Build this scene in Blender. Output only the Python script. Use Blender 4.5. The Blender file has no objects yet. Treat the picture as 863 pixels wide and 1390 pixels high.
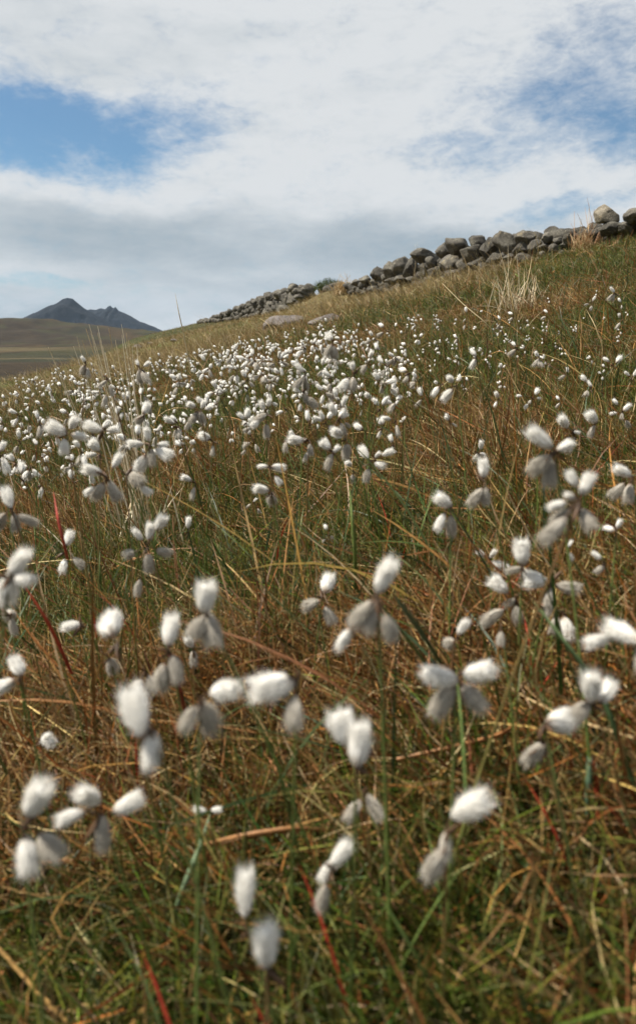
import bpy, math
import numpy as np
from mathutils import Vector

rng = np.random.default_rng(7)
scene = bpy.context.scene
COL = scene.collection
F = 996.0            # focal length in photo pixels
CX, CY = 431.5, 650.0
PITCH = math.radians(10.5)
CAMZ = 0.55

# ------------------------------------------------------------------ noise
def hash2(ix, iy, s):
    h = (ix.astype(np.int64)*374761393 + iy.astype(np.int64)*668265263 + s*2147483647) & 0xffffffff
    h = ((h ^ (h >> 13))*1274126177) & 0xffffffff
    h = (h ^ (h >> 16)) & 0xffffffff
    return h/4294967295.0
def vnoise(x, y, s=0):
    x = np.asarray(x, float); y = np.asarray(y, float)
    ix = np.floor(x); iy = np.floor(y); fx = x-ix; fy = y-iy
    fx = fx*fx*(3-2*fx); fy = fy*fy*(3-2*fy)
    a = hash2(ix, iy, s); b = hash2(ix+1, iy, s); c = hash2(ix, iy+1, s); d = hash2(ix+1, iy+1, s)
    return (a*(1-fx)+b*fx)*(1-fy) + (c*(1-fx)+d*fx)*fy
def fbm(x, y, o=4, s=0):
    r = 0; a = .5; t = 0
    for i in range(o):
        r = r + a*vnoise(x*2**i+17.3*i, y*2**i-9.1*i, s+i); t += a; a *= .5
    return r/t          # 0..1
def sstep(a, b, x):
    t = np.clip((x-a)/(b-a), 0, 1); return t*t*(3-2*t)

# ------------------------------------------------------------------ camera rays and terrain
cp, sp = math.cos(PITCH), math.sin(PITCH)
def ray(px, py):
    X = (px-CX)/F; Y = (CY-py)/F
    return np.array([X, cp+Y*sp, -sp+Y*cp])
CAM = np.array([0, 0, CAMZ])

# drystone wall line: photo column, row of its foot, distance, wall height
WALL = [(905, 312, 11.2, .55), (850, 326, 12, .5), (780, 336, 13.2, .4), (700, 372, 15, .8), (620, 402, 18, 1.2), (540, 406, 23, 1.0),
        (480, 398, 29, .5), (440, 405, 34, .2), (400, 424, 40, 1.1), (350, 433, 52, 1.25), (310, 438, 66, .80), (270, 439, 95, .32), (235, 446, 130, .1)]
WP = []
for a, b, d, h in WALL:
    r = ray(a, b); WP.append(CAM + r/r[1]*d)
WP = np.array(WP); WH = np.array([w[3] for w in WALL])

def plane(x, y): return 0.23*x + 0.065*y
wdelta = WP[:, 2] - plane(WP[:, 0], WP[:, 1])
wsig = np.maximum(1.8, .22*WP[:, 1])
XEY = [-30, 21, 24, 27, 31, 60, 80, 100, 150, 400]; XEX = [-16, -13.5, -11.5, -8.5, -7.0, -11.5, -16, -22, -38, -110]
def ground(x, y):
    x = np.asarray(x, float); y = np.asarray(y, float)
    yy = np.clip(y, -30, 160)
    xc = 12+.25*np.clip(y, 0, 200)
    xx = np.where(x > xc, xc+(x-xc)*.3, x)
    z = 0.23*np.clip(xx, -400, 60) + 0.065*yy
    num = 0; den = .35
    for p, d, s in zip(WP, wdelta, wsig):
        w = np.exp(-((x-p[0])**2+(y-p[1])**2)/(2*s*s)); num = num+w*d; den = den+w
    z = z + num/den
    # raised bank where the wall is overgrown
    z = z + 0.45*np.exp(-(((x-.6)/1.5)**2+((y-33.5)/3.2)**2))
    z = z + 0.50*np.exp(-(((x-7.6)/2.2)**2+((y-24)/3.5)**2))
    # hillside rolls off to the left and beyond
    xe = np.interp(y, XEY, XEX)
    t = np.maximum(0, xe-x); z = z - .42*(np.sqrt(t*t+12.25)-3.5)
    t = np.maximum(0, y-125); z = z - .25*(np.sqrt(t*t+900)-30)
    # bumps
    r = np.sqrt(x*x+y*y)
    z = z + (fbm(x*2.2, y*2.2, 3, 5)-.5)*.09*sstep(.15, 1.2, r) + (fbm(x*.35, y*.35, 3, 11)-.5)*.20*sstep(4, 14, r)
    z = z + (fbm(x*9, y*9, 2, 21)-.5)*.03*(1-sstep(8, 20, r))
    # valley and moor beyond
    ye = np.sqrt(np.maximum(y, 1)**2)
    fz = np.interp(ye, [0, 60, 150, 300, 500, 640, 780, 900, 1050, 1300, 1800, 2200, 3200, 9000], [-8, -8.5, -9, -9.2, -9.6, -9.0, -3.5, -1.6, -1.5, 14, 62, 40, -10, -40])
    top = sstep(-200, -760, x)*.85+.15
    fz = np.where(fz > -1, fz*top, fz) + (fbm(x*.012, y*.006, 4, 31)-.5)*np.interp(r, [0, 100, 600, 1800], [0, 1.2, 4, 22])
    return np.maximum(z, fz)

def hit(px, py, h=0.0, dmin=.2, dmax=400):
    r = ray(px, py); ds = np.exp(np.linspace(math.log(dmin), math.log(dmax), 500))
    P = CAM + r[None, :]*ds[:, None]
    c = P[:, 2]-ground(P[:, 0], P[:, 1])-h
    i = np.argmax(c <= 0)
    if c[i] > 0: return None
    return ds[i]
def at(px, py, y):
    r = ray(px, py); return CAM + r/r[1]*y

# ------------------------------------------------------------------ node helpers
def new_mat(name):
    m = bpy.data.materials.new(name); m.use_nodes = True
    nt = m.node_tree; nt.nodes.clear(); return m, nt
def N(nt, t, **k):
    n = nt.nodes.new(t)
    for a, v in k.items():
        if a.startswith('i_'): n.inputs[a[2:].replace('_', ' ')].default_value = v
        else: setattr(n, a, v)
    return n
def L(nt, a, b): nt.links.new(a, b)
def math_(nt, op, a, b=None, c=None, clamp=False):
    n = N(nt, 'ShaderNodeMath', operation=op, use_clamp=clamp)
    for i, v in enumerate((a, b, c)):
        if v is None: continue
        if isinstance(v, (int, float)): n.inputs[i].default_value = v
        else: L(nt, v, n.inputs[i])
    return n.outputs[0]
def mixc(nt, f, a, b, mode='MIX'):
    n = N(nt, 'ShaderNodeMix', data_type='RGBA', blend_type=mode)
    for i, v in ((0, f), (6, a), (7, b)):
        if isinstance(v, (int, float)): n.inputs[i].default_value = v
        elif isinstance(v, tuple): n.inputs[i].default_value = (*v[:3], 1)
        else: L(nt, v, n.inputs[i])
    return n.outputs[2]
def noise(nt, vec, scale, detail=4, rough=.55, dist=0):
    n = N(nt, 'ShaderNodeTexNoise'); n.inputs['Scale'].default_value = scale; n.inputs['Detail'].default_value = detail
    n.inputs['Roughness'].default_value = rough; n.inputs['Distortion'].default_value = dist
    if vec is not None: L(nt, vec, n.inputs['Vector'])
    return n.outputs[0]
def mrange(nt, v, a, b, c=0, d=1, smooth=False):
    n = N(nt, 'ShaderNodeMapRange'); n.interpolation_type = 'SMOOTHSTEP' if smooth else 'LINEAR'
    L(nt, v, n.inputs[0])
    for i, q in enumerate((a, b, c, d)): n.inputs[i+1].default_value = q
    return n.outputs[0]

def blade_mat():
    m, nt = new_mat('grass_blades')
    at_ = N(nt, 'ShaderNodeAttribute', attribute_name='Col')
    geo = N(nt, 'ShaderNodeNewGeometry')
    nz = noise(nt, geo.outputs['Position'], 160, 2)
    c = mixc(nt, 1.0, at_.outputs['Color'], mrange(nt, nz, .3, .7, .72, 1.25), 'MULTIPLY')
    b = N(nt, 'ShaderNodeBsdfPrincipled'); L(nt, c, b.inputs['Base Color'])
    b.inputs['Roughness'].default_value = .5; b.inputs['Specular IOR Level'].default_value = .22
    t = N(nt, 'ShaderNodeBsdfTranslucent'); L(nt, c, t.inputs['Color'])
    mx = N(nt, 'ShaderNodeMixShader'); mx.inputs[0].default_value = .18
    L(nt, b.outputs[0], mx.inputs[1]); L(nt, t.outputs[0], mx.inputs[2])
    o = N(nt, 'ShaderNodeOutputMaterial'); L(nt, mx.outputs[0], o.inputs[0]); return m
M_BLADE = blade_mat()

def cotton_mat():
    m, nt = new_mat('cotton')
    at_ = N(nt, 'ShaderNodeAttribute', attribute_name='Col')
    tc = N(nt, 'ShaderNodeTexCoord')
    mp = N(nt, 'ShaderNodeMapping'); mp.inputs['Scale'].default_value = (1, 1, .18); L(nt, tc.outputs['Object'], mp.inputs[0])
    nz = noise(nt, mp.outputs[0], 14, 5, .65)
    c = mixc(nt, 1.0, at_.outputs['Color'], mrange(nt, nz, .35, .65, .93, 1.0), 'MULTIPLY')
    bp = N(nt, 'ShaderNodeBump'); bp.inputs['Strength'].default_value = .4; bp.inputs['Distance'].default_value = .0008; L(nt, nz, bp.inputs['Height'])
    d = N(nt, 'ShaderNodeBsdfPrincipled'); L(nt, c, d.inputs['Base Color']); L(nt, bp.outputs[0], d.inputs['Normal'])
    d.inputs['Roughness'].default_value = .9; d.inputs['Specular IOR Level'].default_value = .15; d.inputs['Sheen Weight'].default_value = .25
    t = N(nt, 'ShaderNodeBsdfTranslucent'); L(nt, c, t.inputs['Color'])
    mx = N(nt, 'ShaderNodeMixShader'); mx.inputs[0].default_value = .40
    L(nt, d.outputs[0], mx.inputs[1]); L(nt, t.outputs[0], mx.inputs[2])
    o = N(nt, 'ShaderNodeOutputMaterial'); L(nt, mx.outputs[0], o.inputs[0]); return m
M_COTTON = cotton_mat()

def stone_mat(name, base=(.2, .19, .17), pale=(.42, .40, .35), ochre=(.34, .27, .15), dark=(.045, .043, .04), palef=.5):
    m, nt = new_mat(name)
    tc = N(nt, 'ShaderNodeTexCoord'); geo = N(nt, 'ShaderNodeNewGeometry')
    oi = N(nt, 'ShaderNodeObjectInfo')
    ad = N(nt, 'ShaderNodeVectorMath', operation='ADD'); L(nt, geo.outputs['Position'], ad.inputs[0]); ad.inputs[1].default_value = (3, 7, 1)
    v = ad.outputs[0]
    n1 = noise(nt, v, 5, 6, .65); n2 = noise(nt, v, 2.2, 4, .6, .6); n3 = noise(nt, v, 14, 5, .7); n4 = noise(nt, v, 55, 3, .7)
    c = mixc(nt, mrange(nt, n1, .42, .62), base, tuple(x*1.35 for x in base))
    c = mixc(nt, mrange(nt, n2, .50, .66, 0, palef), c, pale)
    c = mixc(nt, mrange(nt, n3, .56, .68, 0, .75), c, pale)
    c = mixc(nt, mrange(nt, noise(nt, v, 3.3, 5, .7), .6, .72, 0, .6), c, ochre)
    c = mixc(nt, mrange(nt, noise(nt, v, 8, 6, .75), .55, .66, 0, .85), c, dark)
    c = mixc(nt, 1.0, c, mrange(nt, n4, .3, .7, .6, 1.3), 'MULTIPLY')
    c = mixc(nt, 1.0, c, mrange(nt, oi.outputs['Random'], 0, 1, .7, 1.25), 'MULTIPLY')
    h = math_(nt, 'ADD', n3, math_(nt, 'MULTIPLY', n4, .5))
    bp = N(nt, 'ShaderNodeBump'); bp.inputs['Strength'].default_value = .9; bp.inputs['Distance'].default_value = .05; L(nt, h, bp.inputs['Height'])
    b = N(nt, 'ShaderNodeBsdfPrincipled'); L(nt, c, b.inputs['Base Color']); L(nt, bp.outputs[0], b.inputs['Normal']); b.inputs['Roughness'].default_value = .85
    b.inputs['Specular IOR Level'].default_value = .25
    o = N(nt, 'ShaderNodeOutputMaterial'); L(nt, b.outputs[0], o.inputs[0]); return m
M_STONE = stone_mat('granite', base=(.075, .068, .056), pale=(.30, .28, .22), palef=.42)
M_TAN = stone_mat('tan_granite', base=(.15, .13, .095), pale=(.42, .37, .29), ochre=(.40, .31, .17), palef=.7)
M_SLAB = stone_mat('slab_granite', base=(.15, .13, .12), pale=(.27, .24, .22), palef=.4)

def ground_mat():
    m, nt = new_mat('moor_ground')
    at_ = N(nt, 'ShaderNodeAttribute', attribute_name='Col'); geo = N(nt, 'ShaderNodeNewGeometry')
    P = geo.outputs['Position']
    n1 = noise(nt, P, 40, 6, .7); n2 = noise(nt, P, 1.7, 6, .7); n3 = noise(nt, P, .06, 7, .7)
    c = mixc(nt, 1.0, at_.outputs['Color'], mrange(nt, n1, .3, .7, .55, 1.5), 'MULTIPLY')
    c = mixc(nt, 1.0, c, mrange(nt, n2, .3, .7, .65, 1.35), 'MULTIPLY')
    c = mixc(nt, 1.0, c, mrange(nt, n3, .35, .65, .75, 1.3), 'MULTIPLY')
    bp = N(nt, 'ShaderNodeBump'); bp.inputs['Strength'].default_value = .7; bp.inputs['Distance'].default_value = .02; L(nt, n1, bp.inputs['Height'])
    b2 = N(nt, 'ShaderNodeBump'); b2.inputs['Strength'].default_value = .8; b2.inputs['Distance'].default_value = 2.5; L(nt, n3, b2.inputs['Height']); L(nt, bp.outputs[0], b2.inputs['Normal'])
    b = N(nt, 'ShaderNodeBsdfPrincipled'); L(nt, c, b.inputs['Base Color']); b.inputs['Roughness'].default_value = .95; b.inputs['Specular IOR Level'].default_value = .1
    L(nt, b2.outputs[0], b.inputs['Normal'])
    o = N(nt, 'ShaderNodeOutputMaterial'); L(nt, b.outputs[0], o.inputs[0]); return m
M_GROUND = ground_mat()

def mountain_mat():
    m, nt = new_mat('mountain_heather')
    geo = N(nt, 'ShaderNodeNewGeometry'); P = geo.outputs['Position']
    n1 = noise(nt, P, .012, 8, .7); n2 = noise(nt, P, .035, 6, .75)
    mp = N(nt, 'ShaderNodeMapping'); mp.inputs['Scale'].default_value = (.02, .02, .004); L(nt, P, mp.inputs[0])
    n3 = noise(nt, mp.outputs[0], 1, 6, .7)
    c = mixc(nt, mrange(nt, n1, .4, .6), (.005, .008, .013), (.010, .012, .015))
    c = mixc(nt, mrange(nt, n2, .56, .72, 0, .7), c, (.045, .047, .052))
    c = mixc(nt, mrange(nt, n3, .55, .75, 0, .5), c, (.03, .03, .033))
    bp = N(nt, 'ShaderNodeBump'); bp.inputs['Strength'].default_value = .6; bp.inputs['Distance'].default_value = 12; L(nt, n2, bp.inputs['Height'])
    b = N(nt, 'ShaderNodeBsdfPrincipled'); L(nt, c, b.inputs['Base Color']); L(nt, bp.outputs[0], b.inputs['Normal']); b.inputs['Roughness'].default_value = .95
    b.inputs['Specular IOR Level'].default_value = .1
    o = N(nt, 'ShaderNodeOutputMaterial'); L(nt, b.outputs[0], o.inputs[0]); return m
M_MOUNT = mountain_mat()

# ------------------------------------------------------------------ mesh helpers
def mesh_np(name, V, Fc, cols=None, mat=None, smooth=True):
    """V (n,3); Fc (m,k) quads or tris"""
    me = bpy.data.meshes.new(name); n = len(V); m, k = Fc.shape
    me.vertices.add(n); me.vertices.foreach_set('co', np.ascontiguousarray(V, np.float32).ravel())
    me.loops.add(m*k); me.loops.foreach_set('vertex_index', np.ascontiguousarray(Fc, np.int32).ravel())
    me.polygons.add(m); me.polygons.foreach_set('loop_start', np.arange(0, m*k, k, dtype=np.int32))
    if smooth: me.polygons.foreach_set('use_smooth', np.ones(m, bool))
    if cols is not None:
        a = me.color_attributes.new('Col', 'FLOAT_COLOR', 'POINT')
        c = np.ones((n, 4), np.float32); c[:, :3] = cols; a.data.foreach_set('color', c.ravel())
    me.update(calc_edges=True)
    if mat: me.materials.append(mat)
    return me
def link(name, me, parent=None, **props):
    o = bpy.data.objects.new(name, me); COL.objects.link(o)
    if parent is not None: o.parent = parent
    for k, v in props.items(): o[k] = v
    return o
class Acc:
    """collects pieces of one mesh"""
    def __init__(s): s.V = []; s.F = []; s.C = []; s.n = 0
    def add(s, V, Fc, C):
        V = np.asarray(V, float); s.V.append(V); s.F.append(np.asarray(Fc)+s.n)
        C = np.asarray(C, float); s.C.append(np.broadcast_to(C, V.shape).copy() if C.ndim == 1 else C); s.n += len(V)
    def mesh(s, name, mat, smooth=True):
        return mesh_np(name, np.concatenate(s.V), np.concatenate(s.F), np.concatenate(s.C), mat, smooth)

def tube(pts, rad, sides=6):
    pts = np.asarray(pts, float); n = len(pts); rad = np.broadcast_to(rad, (n,))
    T = np.gradient(pts, axis=0); T /= np.linalg.norm(T, axis=1)[:, None]+1e-12
    ref = np.array([.3, .9, .1]); A = np.cross(T, ref); A /= np.linalg.norm(A, axis=1)[:, None]+1e-12; B = np.cross(T, A)
    an = np.linspace(0, 2*np.pi, sides, endpoint=False)
    V = pts[:, None]+rad[:, None, None]*(A[:, None]*np.cos(an)[None, :, None]+B[:, None]*np.sin(an)[None, :, None])
    V = V.reshape(-1, 3); i = np.arange(n-1)[:, None]*sides; j = np.arange(sides)[None]; j2 = (j+1) % sides
    Fc = np.stack([i+j, i+j2, i+sides+j2, i+sides+j], -1).reshape(-1, 4); return V, Fc

def blades(root, Ln, w, phi, th0, k, S, c0, c1, roll, kphi=None, mid=None):
    """many grass blades at once -> V, F, C"""
    n = len(root); t = (np.arange(S)+.5)/S
    if kphi is None: kphi = np.zeros(n)
    th = th0[:, None]+k[:, None]*t; ph = phi[:, None]+kphi[:, None]*t
    D = np.stack([np.sin(th)*np.cos(ph), np.sin(th)*np.sin(ph), np.cos(th)], -1)
    P = np.concatenate([np.zeros((n, 1, 3)), np.cumsum(D, 1)], 1)*(Ln/S)[:, None, None]+root[:, None]
    tt = np.arange(S+1)/S
    thv = th0[:, None]+k[:, None]*tt; phv = phi[:, None]+kphi[:, None]*tt
    side = np.stack([-np.sin(phv), np.cos(phv), 0*phv], -1)*np.cos(roll)[:, None, None] + \
        np.stack([np.cos(thv)*np.cos(phv), np.cos(thv)*np.sin(phv), -np.sin(thv)], -1)*np.sin(roll)[:, None, None]
    prof = (.65+.5*tt)*(1-tt**2.2)+.06
    hw = .5*w[:, None, None]*prof[None, :, None]
    V = np.stack([P-side*hw, P+side*hw], 2).reshape(-1, 3)
    b = (np.arange(n)*(S+1)*2)[:, None]+(np.arange(S)*2)[None]
    Fc = np.stack([b, b+1, b+3, b+2], -1).reshape(-1, 4)
    C = c0[:, None]*(1-tt)[None, :, None]+c1[:, None]*tt[None, :, None]
    C = np.repeat(C, 2, axis=1).reshape(-1, 3)
    return V, Fc, C

# ------------------------------------------------------------------ colour fields
GREEN = np.array([(.085, .165, .012), (.055, .125, .010), (.15, .21, .020), (.035, .095, .018), (.20, .21, .025), (.030, .075, .008)])
TAN = np.array([(.52, .33, .11), (.62, .44, .19), (.42, .24, .065), (.34, .19, .06), (.72, .55, .29), (.46, .27, .08)])
RUST = np.array([(.31, .098, .020), (.22, .062, .014), (.40, .14, .032), (.17, .055, .014), (.28, .12, .034)])
RED = np.array([(.32, .035, .016), (.24, .022, .014), (.32, .07, .018)])
STRAW = np.array([(.56, .44, .21), (.46, .34, .14), (.66, .54, .30), (.36, .26, .10)])
DARK = np.array([(.03, .035, .012), (.05, .03, .015), (.028, .045, .012)])

def straw_field(x, y):
    """how much long pale grass grows here (0..1): the belt below the wall and along the left slope"""
    u = x/np.maximum(y, .3)
    a = sstep(6.5, 12, y)*(1-sstep(.20, .30, u+(fbm(x*.5, y*.5, 3, 41)-.5)*.25))
    a = a*(1-sstep(45, 60, y)*(1-sstep(-.28, -.20, u)))
    a = a*(.30+.70*sstep(.43, .57, fbm(x*.42+9, y*.2, 4, 44)))*(.5+.5*sstep(-.46, -.22, u))
    return np.clip(a, 0, 1)

# ------------------------------------------------------------------ ground sheet
def build_ground():
    rr = np.concatenate([[0.0], np.exp(np.linspace(math.log(.12), math.log(9000), 560))])
    a1 = np.radians(np.linspace(-48, 42, 520)); a2 = np.radians(np.linspace(42, 312, 160))[1:-1]
    an = np.concatenate([a1, a2]); na = len(an)
    R, A = np.meshgrid(rr, an, indexing='ij')
    x = R*np.sin(A); y = R*np.cos(A); z = ground(x, y)
    V = np.stack([x, y, z], -1).reshape(-1, 3)
    i = np.arange(len(rr)-1)[:, None]*na; j = np.arange(na)[None]; j2 = (j+1) % na
    Fc = np.stack([i+j, i+na+j, i+na+j2, i+j2], -1).reshape(-1, 4)
    x = V[:, 0]; y = V[:, 1]; r = np.hypot(x, y)
    def C(*c): return np.array(c)[None]
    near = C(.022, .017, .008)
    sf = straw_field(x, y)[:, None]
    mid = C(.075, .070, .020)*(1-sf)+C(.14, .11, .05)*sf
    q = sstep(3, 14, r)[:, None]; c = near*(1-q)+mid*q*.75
    g = sstep(.50, .66, fbm(x*.22, y*.22, 4, 51))[:, None]*q; c = c*(1-.6*g)+C(.075, .10, .025)*.6*g
    # dark heather band at the brow on the left
    xe = np.interp(y, XEY, XEX); t = (xe-x)
    hb = (sstep(-22, -6, t)*sstep(40, 60, y)*(1-sstep(170, 250, y)))[:, None]; c = c*(1-hb)+C(.035, .038, .013)*hb
    # moor across the valley: heather brown, bracken, olive, pale bent
    fq = sstep(150, 260, r)[:, None]
    n = fbm(x*.008, y*.004, 5, 61)[:, None]; n2 = fbm(x*.02, y*.012, 5, 62)[:, None]
    far = C(.050, .036, .020)*(1-sstep(.42, .55, n))+C(.085, .058, .026)*sstep(.42, .55, n)
    far = far*(.55+.9*fbm(x*.05, y*.02, 5, 69))[:, None]
    s = sstep(.52, .66, n2); far = far*(1-.7*s)+C(.065, .065, .025)*.7*s
    s = sstep(.58, .7, fbm(x*.03, y*.006, 4, 66))[:, None]; far = far*(1-.6*s)+C(.025, .027, .015)*.6*s
    yv = y + (fbm(x*.01, y*0, 3, 63)-.5)*50
    def band(a, b, e): return (sstep(a-e, a+e, yv)*(1-sstep(b-e, b+e, yv)))[:, None]
    lo = band(420, 700, 20)*.65; far = far*(1-lo)+C(.045, .05, .024)*lo
    p = band(488, 506, 10)*sstep(-90, -200, x)[:, None]*.6; far = far*(1-p)+C(.26, .20, .11)*p
    p = (band(735, 850, 18)*sstep(-200, -300, x)[:, None])*.75; far = far*(1-p)+C(.15, .12, .06)*p
    c = c*(1-fq)+far*fq*.48
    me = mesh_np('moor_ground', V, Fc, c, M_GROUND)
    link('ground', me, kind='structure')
build_ground()

# ------------------------------------------------------------------ mountains
def mountain(name, prof, y0, W, seed):
    px = np.array([p[0] for p in prof], float); py = np.array([p[1] for p in prof], float)
    X = np.array([at(a, b, y0)[0] for a, b in prof]); Z = np.array([at(a, b, y0)[2] for a, b in prof])
    xs = np.linspace(X[0]-150, X[-1]+150, 260); ys = np.linspace(-W, W, 160)
    GX, GY = np.meshgrid(xs, ys, indexing='ij')
    h = np.interp(GX, X, Z); base = -60
    fall = np.maximum(0, 1-np.abs(GY)/W)
    rid = 1-np.abs(fbm(GX*.0045+seed, GY*.0045, 5, 70+seed)*2-1)
    peak = (h-base)*fall**1.15
    z = base+peak*(1-.22*(1-fall**.3)*0) + (rid-.75)*95*np.minimum(1, (np.abs(GY)/W)*3.5)*np.clip(peak/150, 0, 1) + (fbm(GX*.03, GY*.03, 4, seed)-.5)*10
    V = np.stack([GX, GY+y0, z], -1).reshape(-1, 3); ny = len(ys)
    i = np.arange(len(xs)-1)[:, None]*ny; j = np.arange(ny-1)[None]
    Fc = np.stack([i+j, i+ny+j, i+ny+j+1, i+j+1], -1).reshape(-1, 4)
    me = mesh_np(name, V, Fc, None, M_MOUNT); link(name, me, kind='structure')
mountain('mountain', [(-60, 470), (-10, 447), (20, 436), (36, 430), (50, 423), (62, 417), (74, 413), (80, 410), (86, 405.5), (92, 404), (99, 405.5), (105, 410), (114, 417), (124, 424), (136, 430), (150, 437), (175, 449), (215, 466)], 4200, 620, 3)
mountain('far_mountain', [(60, 450), (100, 432), (116, 421.5), (124, 419.5), (130, 420.5), (137, 418.5), (143, 419.5), (147, 415.8), (150.5, 414.8), (153, 418), (155, 418.5), (157, 416.6), (161, 421.5), (168, 424.5), (177, 429), (190, 436), (205, 441.5), (220, 448), (245, 458), (280, 470)], 5200, 760, 8)

# ------------------------------------------------------------------ boulders
import bmesh
def ico(sub):
    bm = bmesh.new(); bmesh.ops.create_icosphere(bm, subdivisions=sub, radius=1)
    V = np.array([v.co[:] for v in bm.verts]); Fc = np.array([[v.index for v in f.verts] for f in bm.faces]); bm.free(); return V, Fc
ICO4 = ico(4); ICO3 = ico(3); ICO2 = ico(2)
def n3(P, s, sc):
    return fbm(P[:, 0]*sc+P[:, 2]*.7*sc, P[:, 1]*sc-P[:, 2]*.5*sc, 3, s)+fbm(P[:, 2]*sc+5, P[:, 0]*sc*.8-P[:, 1]*.6*sc, 3, s+9)-1
def boulder(seed, cuts=9, base=ICO4):
    r = np.random.default_rng(seed); V, Fc = base; V = V.copy()
    for i in range(cuts+5):
        n = r.normal(size=3); n /= np.linalg.norm(n); d = r.uniform(.52, .86)
        s = V@n; over = np.maximum(0, s-d); V = V-n[None]*(over*.93)[:, None]
    V = V*(1+.22*n3(V, seed % 90, 1.5)+.10*n3(V, seed % 70+5, 4.5)+.035*n3(V, seed % 50+5, 12))[:, None]
    V = V/np.abs(V).max(0)[None]
    return V, Fc
BV = [boulder(200+i, 6+i % 7) for i in range(12)]
BM = []
for i, (v, f) in enumerate(BV): BM.append(mesh_np('boulder_shape', v, f, None, M_STONE))
def wedge():
    V, Fc = ICO4; V = V.copy()
    for n, d in (((.62, -.35, .70), .50), ((-.72, -.50, .48), .55), ((-.15, -.9, .1), .55), ((.9, -.2, .1), .70), ((-.95, 0, -.2), .7), ((0, 0, -1), .6), ((.1, .9, .4), .6)):
        n = np.array(n); n = n/np.linalg.norm(n); V = V-n[None]*(np.maximum(0, V@n-d)*.94)[:, None]
    V = V*(1+.10*n3(V, 7, 1.6)+.07*n3(V, 12, 5)+.03*n3(V, 17, 12))[:, None]
    return V/np.abs(V).max(0)[None], Fc
BMT = mesh_np('boulder_shape', *wedge(), None, M_TAN)
def wall_at(s):      # s along list index
    i = min(int(s), len(WP)-2); f = s-i
    return WP[i]*(1-f)+WP[i+1]*f, WH[i]*(1-f)+WH[i+1]*f
def idx_at_px(px):
    xs = [w[0] for w in WALL]
    for i in range(len(xs)-1):
        if xs[i] >= px >= xs[i+1]: return i+(xs[i]-px)/(xs[i]-xs[i+1])
    return 0 if px > xs[0] else len(xs)-1.001
def put_stone(mesh, name, parent, c, s, rot, origin, **pr):
    o = bpy.data.objects.new(name, mesh); COL.objects.link(o); o.parent = parent
    o.location = Vector(c)-Vector(origin); o.scale = s; o.rotation_euler = rot
    for k, v in pr.items(): o[k] = v
    return o

# the near, tumbled wall: its visible stones one by one (photo column, row, width, height in photo pixels, depth offset)
STONES = [(622, 333, 36, 26, 0), (642, 345, 38, 28, -.2), (601, 341, 22, 20, .1), (612, 359, 36, 30, 0), (576, 350, 38, 22, .1), (577, 366, 17, 18, -.1),
 (557, 365, 20, 28, 0), (546, 362, 27, 28, 0), (531, 366, 22, 24, .1), (649, 358, 30, 18, -.2), (617, 375, 26, 16, -.5), (508, 374, 18, 13, 0), (496, 379, 17, 12, 0),
 (592, 371, 26, 22, 0), (534, 382, 26, 10, -.4), (662, 341, 24, 24, .1), (563, 383, 26, 12, -.3), (686, 329, 31, 32, -.1), (667, 334, 22, 22, .1), (649, 331, 28, 24, .25),
 (714, 323, 29, 20, .1), (705, 338, 20, 18, -.1), (725, 336, 22, 20, 0), (744, 324, 27, 15, 0), (758, 327, 15, 13, 0), (773, 321, 20, 20, 0), (672, 352, 28, 16, -.3),
 (630, 361, 26, 26, 0), (586, 358, 20, 18, .1), (516, 371, 20, 18, .2), (484, 384, 16, 9, 0), (472, 388, 14, 9, 0), (694, 350, 24, 14, -.2), (740, 336, 22, 14, 0),
 (857, 293, 28, 19, 0), (829, 312, 40, 18, 0), (806, 318, 20, 18, .1), (850, 308, 26, 18, .1), (881, 290, 30, 24, 0), (905, 287, 30, 26, 0), (786, 324, 18, 14, .1),
 (658, 363, 20, 12, -.3), (603, 380, 18, 10, -.4), (524, 378, 16, 12, -.1), (548, 378, 24, 14, -.1), (764, 334, 18, 12, .1)]
origin = WP[3].copy(); origin[2] = float(ground(*origin[:2]))
wall_near = bpy.data.objects.new('stone_wall', None); COL.objects.link(wall_near); wall_near.location = origin
wall_near['category'] = 'stone wall'; wall_near['label'] = 'tumbled dry stone wall of rounded grey boulders climbing the ridge on the right'
k = 0
for (px, py, w, h, dy) in STONES:
    p, _ = wall_at(idx_at_px(px)); y = p[1]+dy
    c = at(px, py, y); sx = w/F*y*.54; sz = h/F*y*.54
    put_stone(BM[k % 12], 'boulder', wall_near, c, (sx, (sx+sz)*.55, sz), (rng.uniform(-.15, .15), rng.uniform(-.25, .25), rng.uniform(-.5, .5)), origin); k += 1
p, _ = wall_at(idx_at_px(824)); c = at(824, 292.5, p[1])
put_stone(BMT, 'boulder', wall_near, c, (16/F*p[1], .17, 14.5/F*p[1]), (.0, .0, .1), origin, label='pale tan boulder standing up on top of the wall')
rw = np.random.default_rng(77)
for px in np.arange(474, 770, 11.0):
    px = px+rw.uniform(-4, 4); i_ = idx_at_px(px); p, hh_ = wall_at(i_); y = p[1]-rw.uniform(.15, .4)
    g_ = float(ground(at(px, 380, y)[0], y)); sc_ = rw.uniform(.11, .19)*(1.15 if y > 17 else .8); c = at(px, 380, y); c[2] = g_+sc_*rw.uniform(.35, 1.6)
    put_stone(BM[int(rw.integers(12))], 'boulder', wall_near, c, (sc_*1.2, sc_, sc_*rw.uniform(.7, 1)), tuple(rw.uniform(-.6, .6, 3)), origin)
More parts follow.
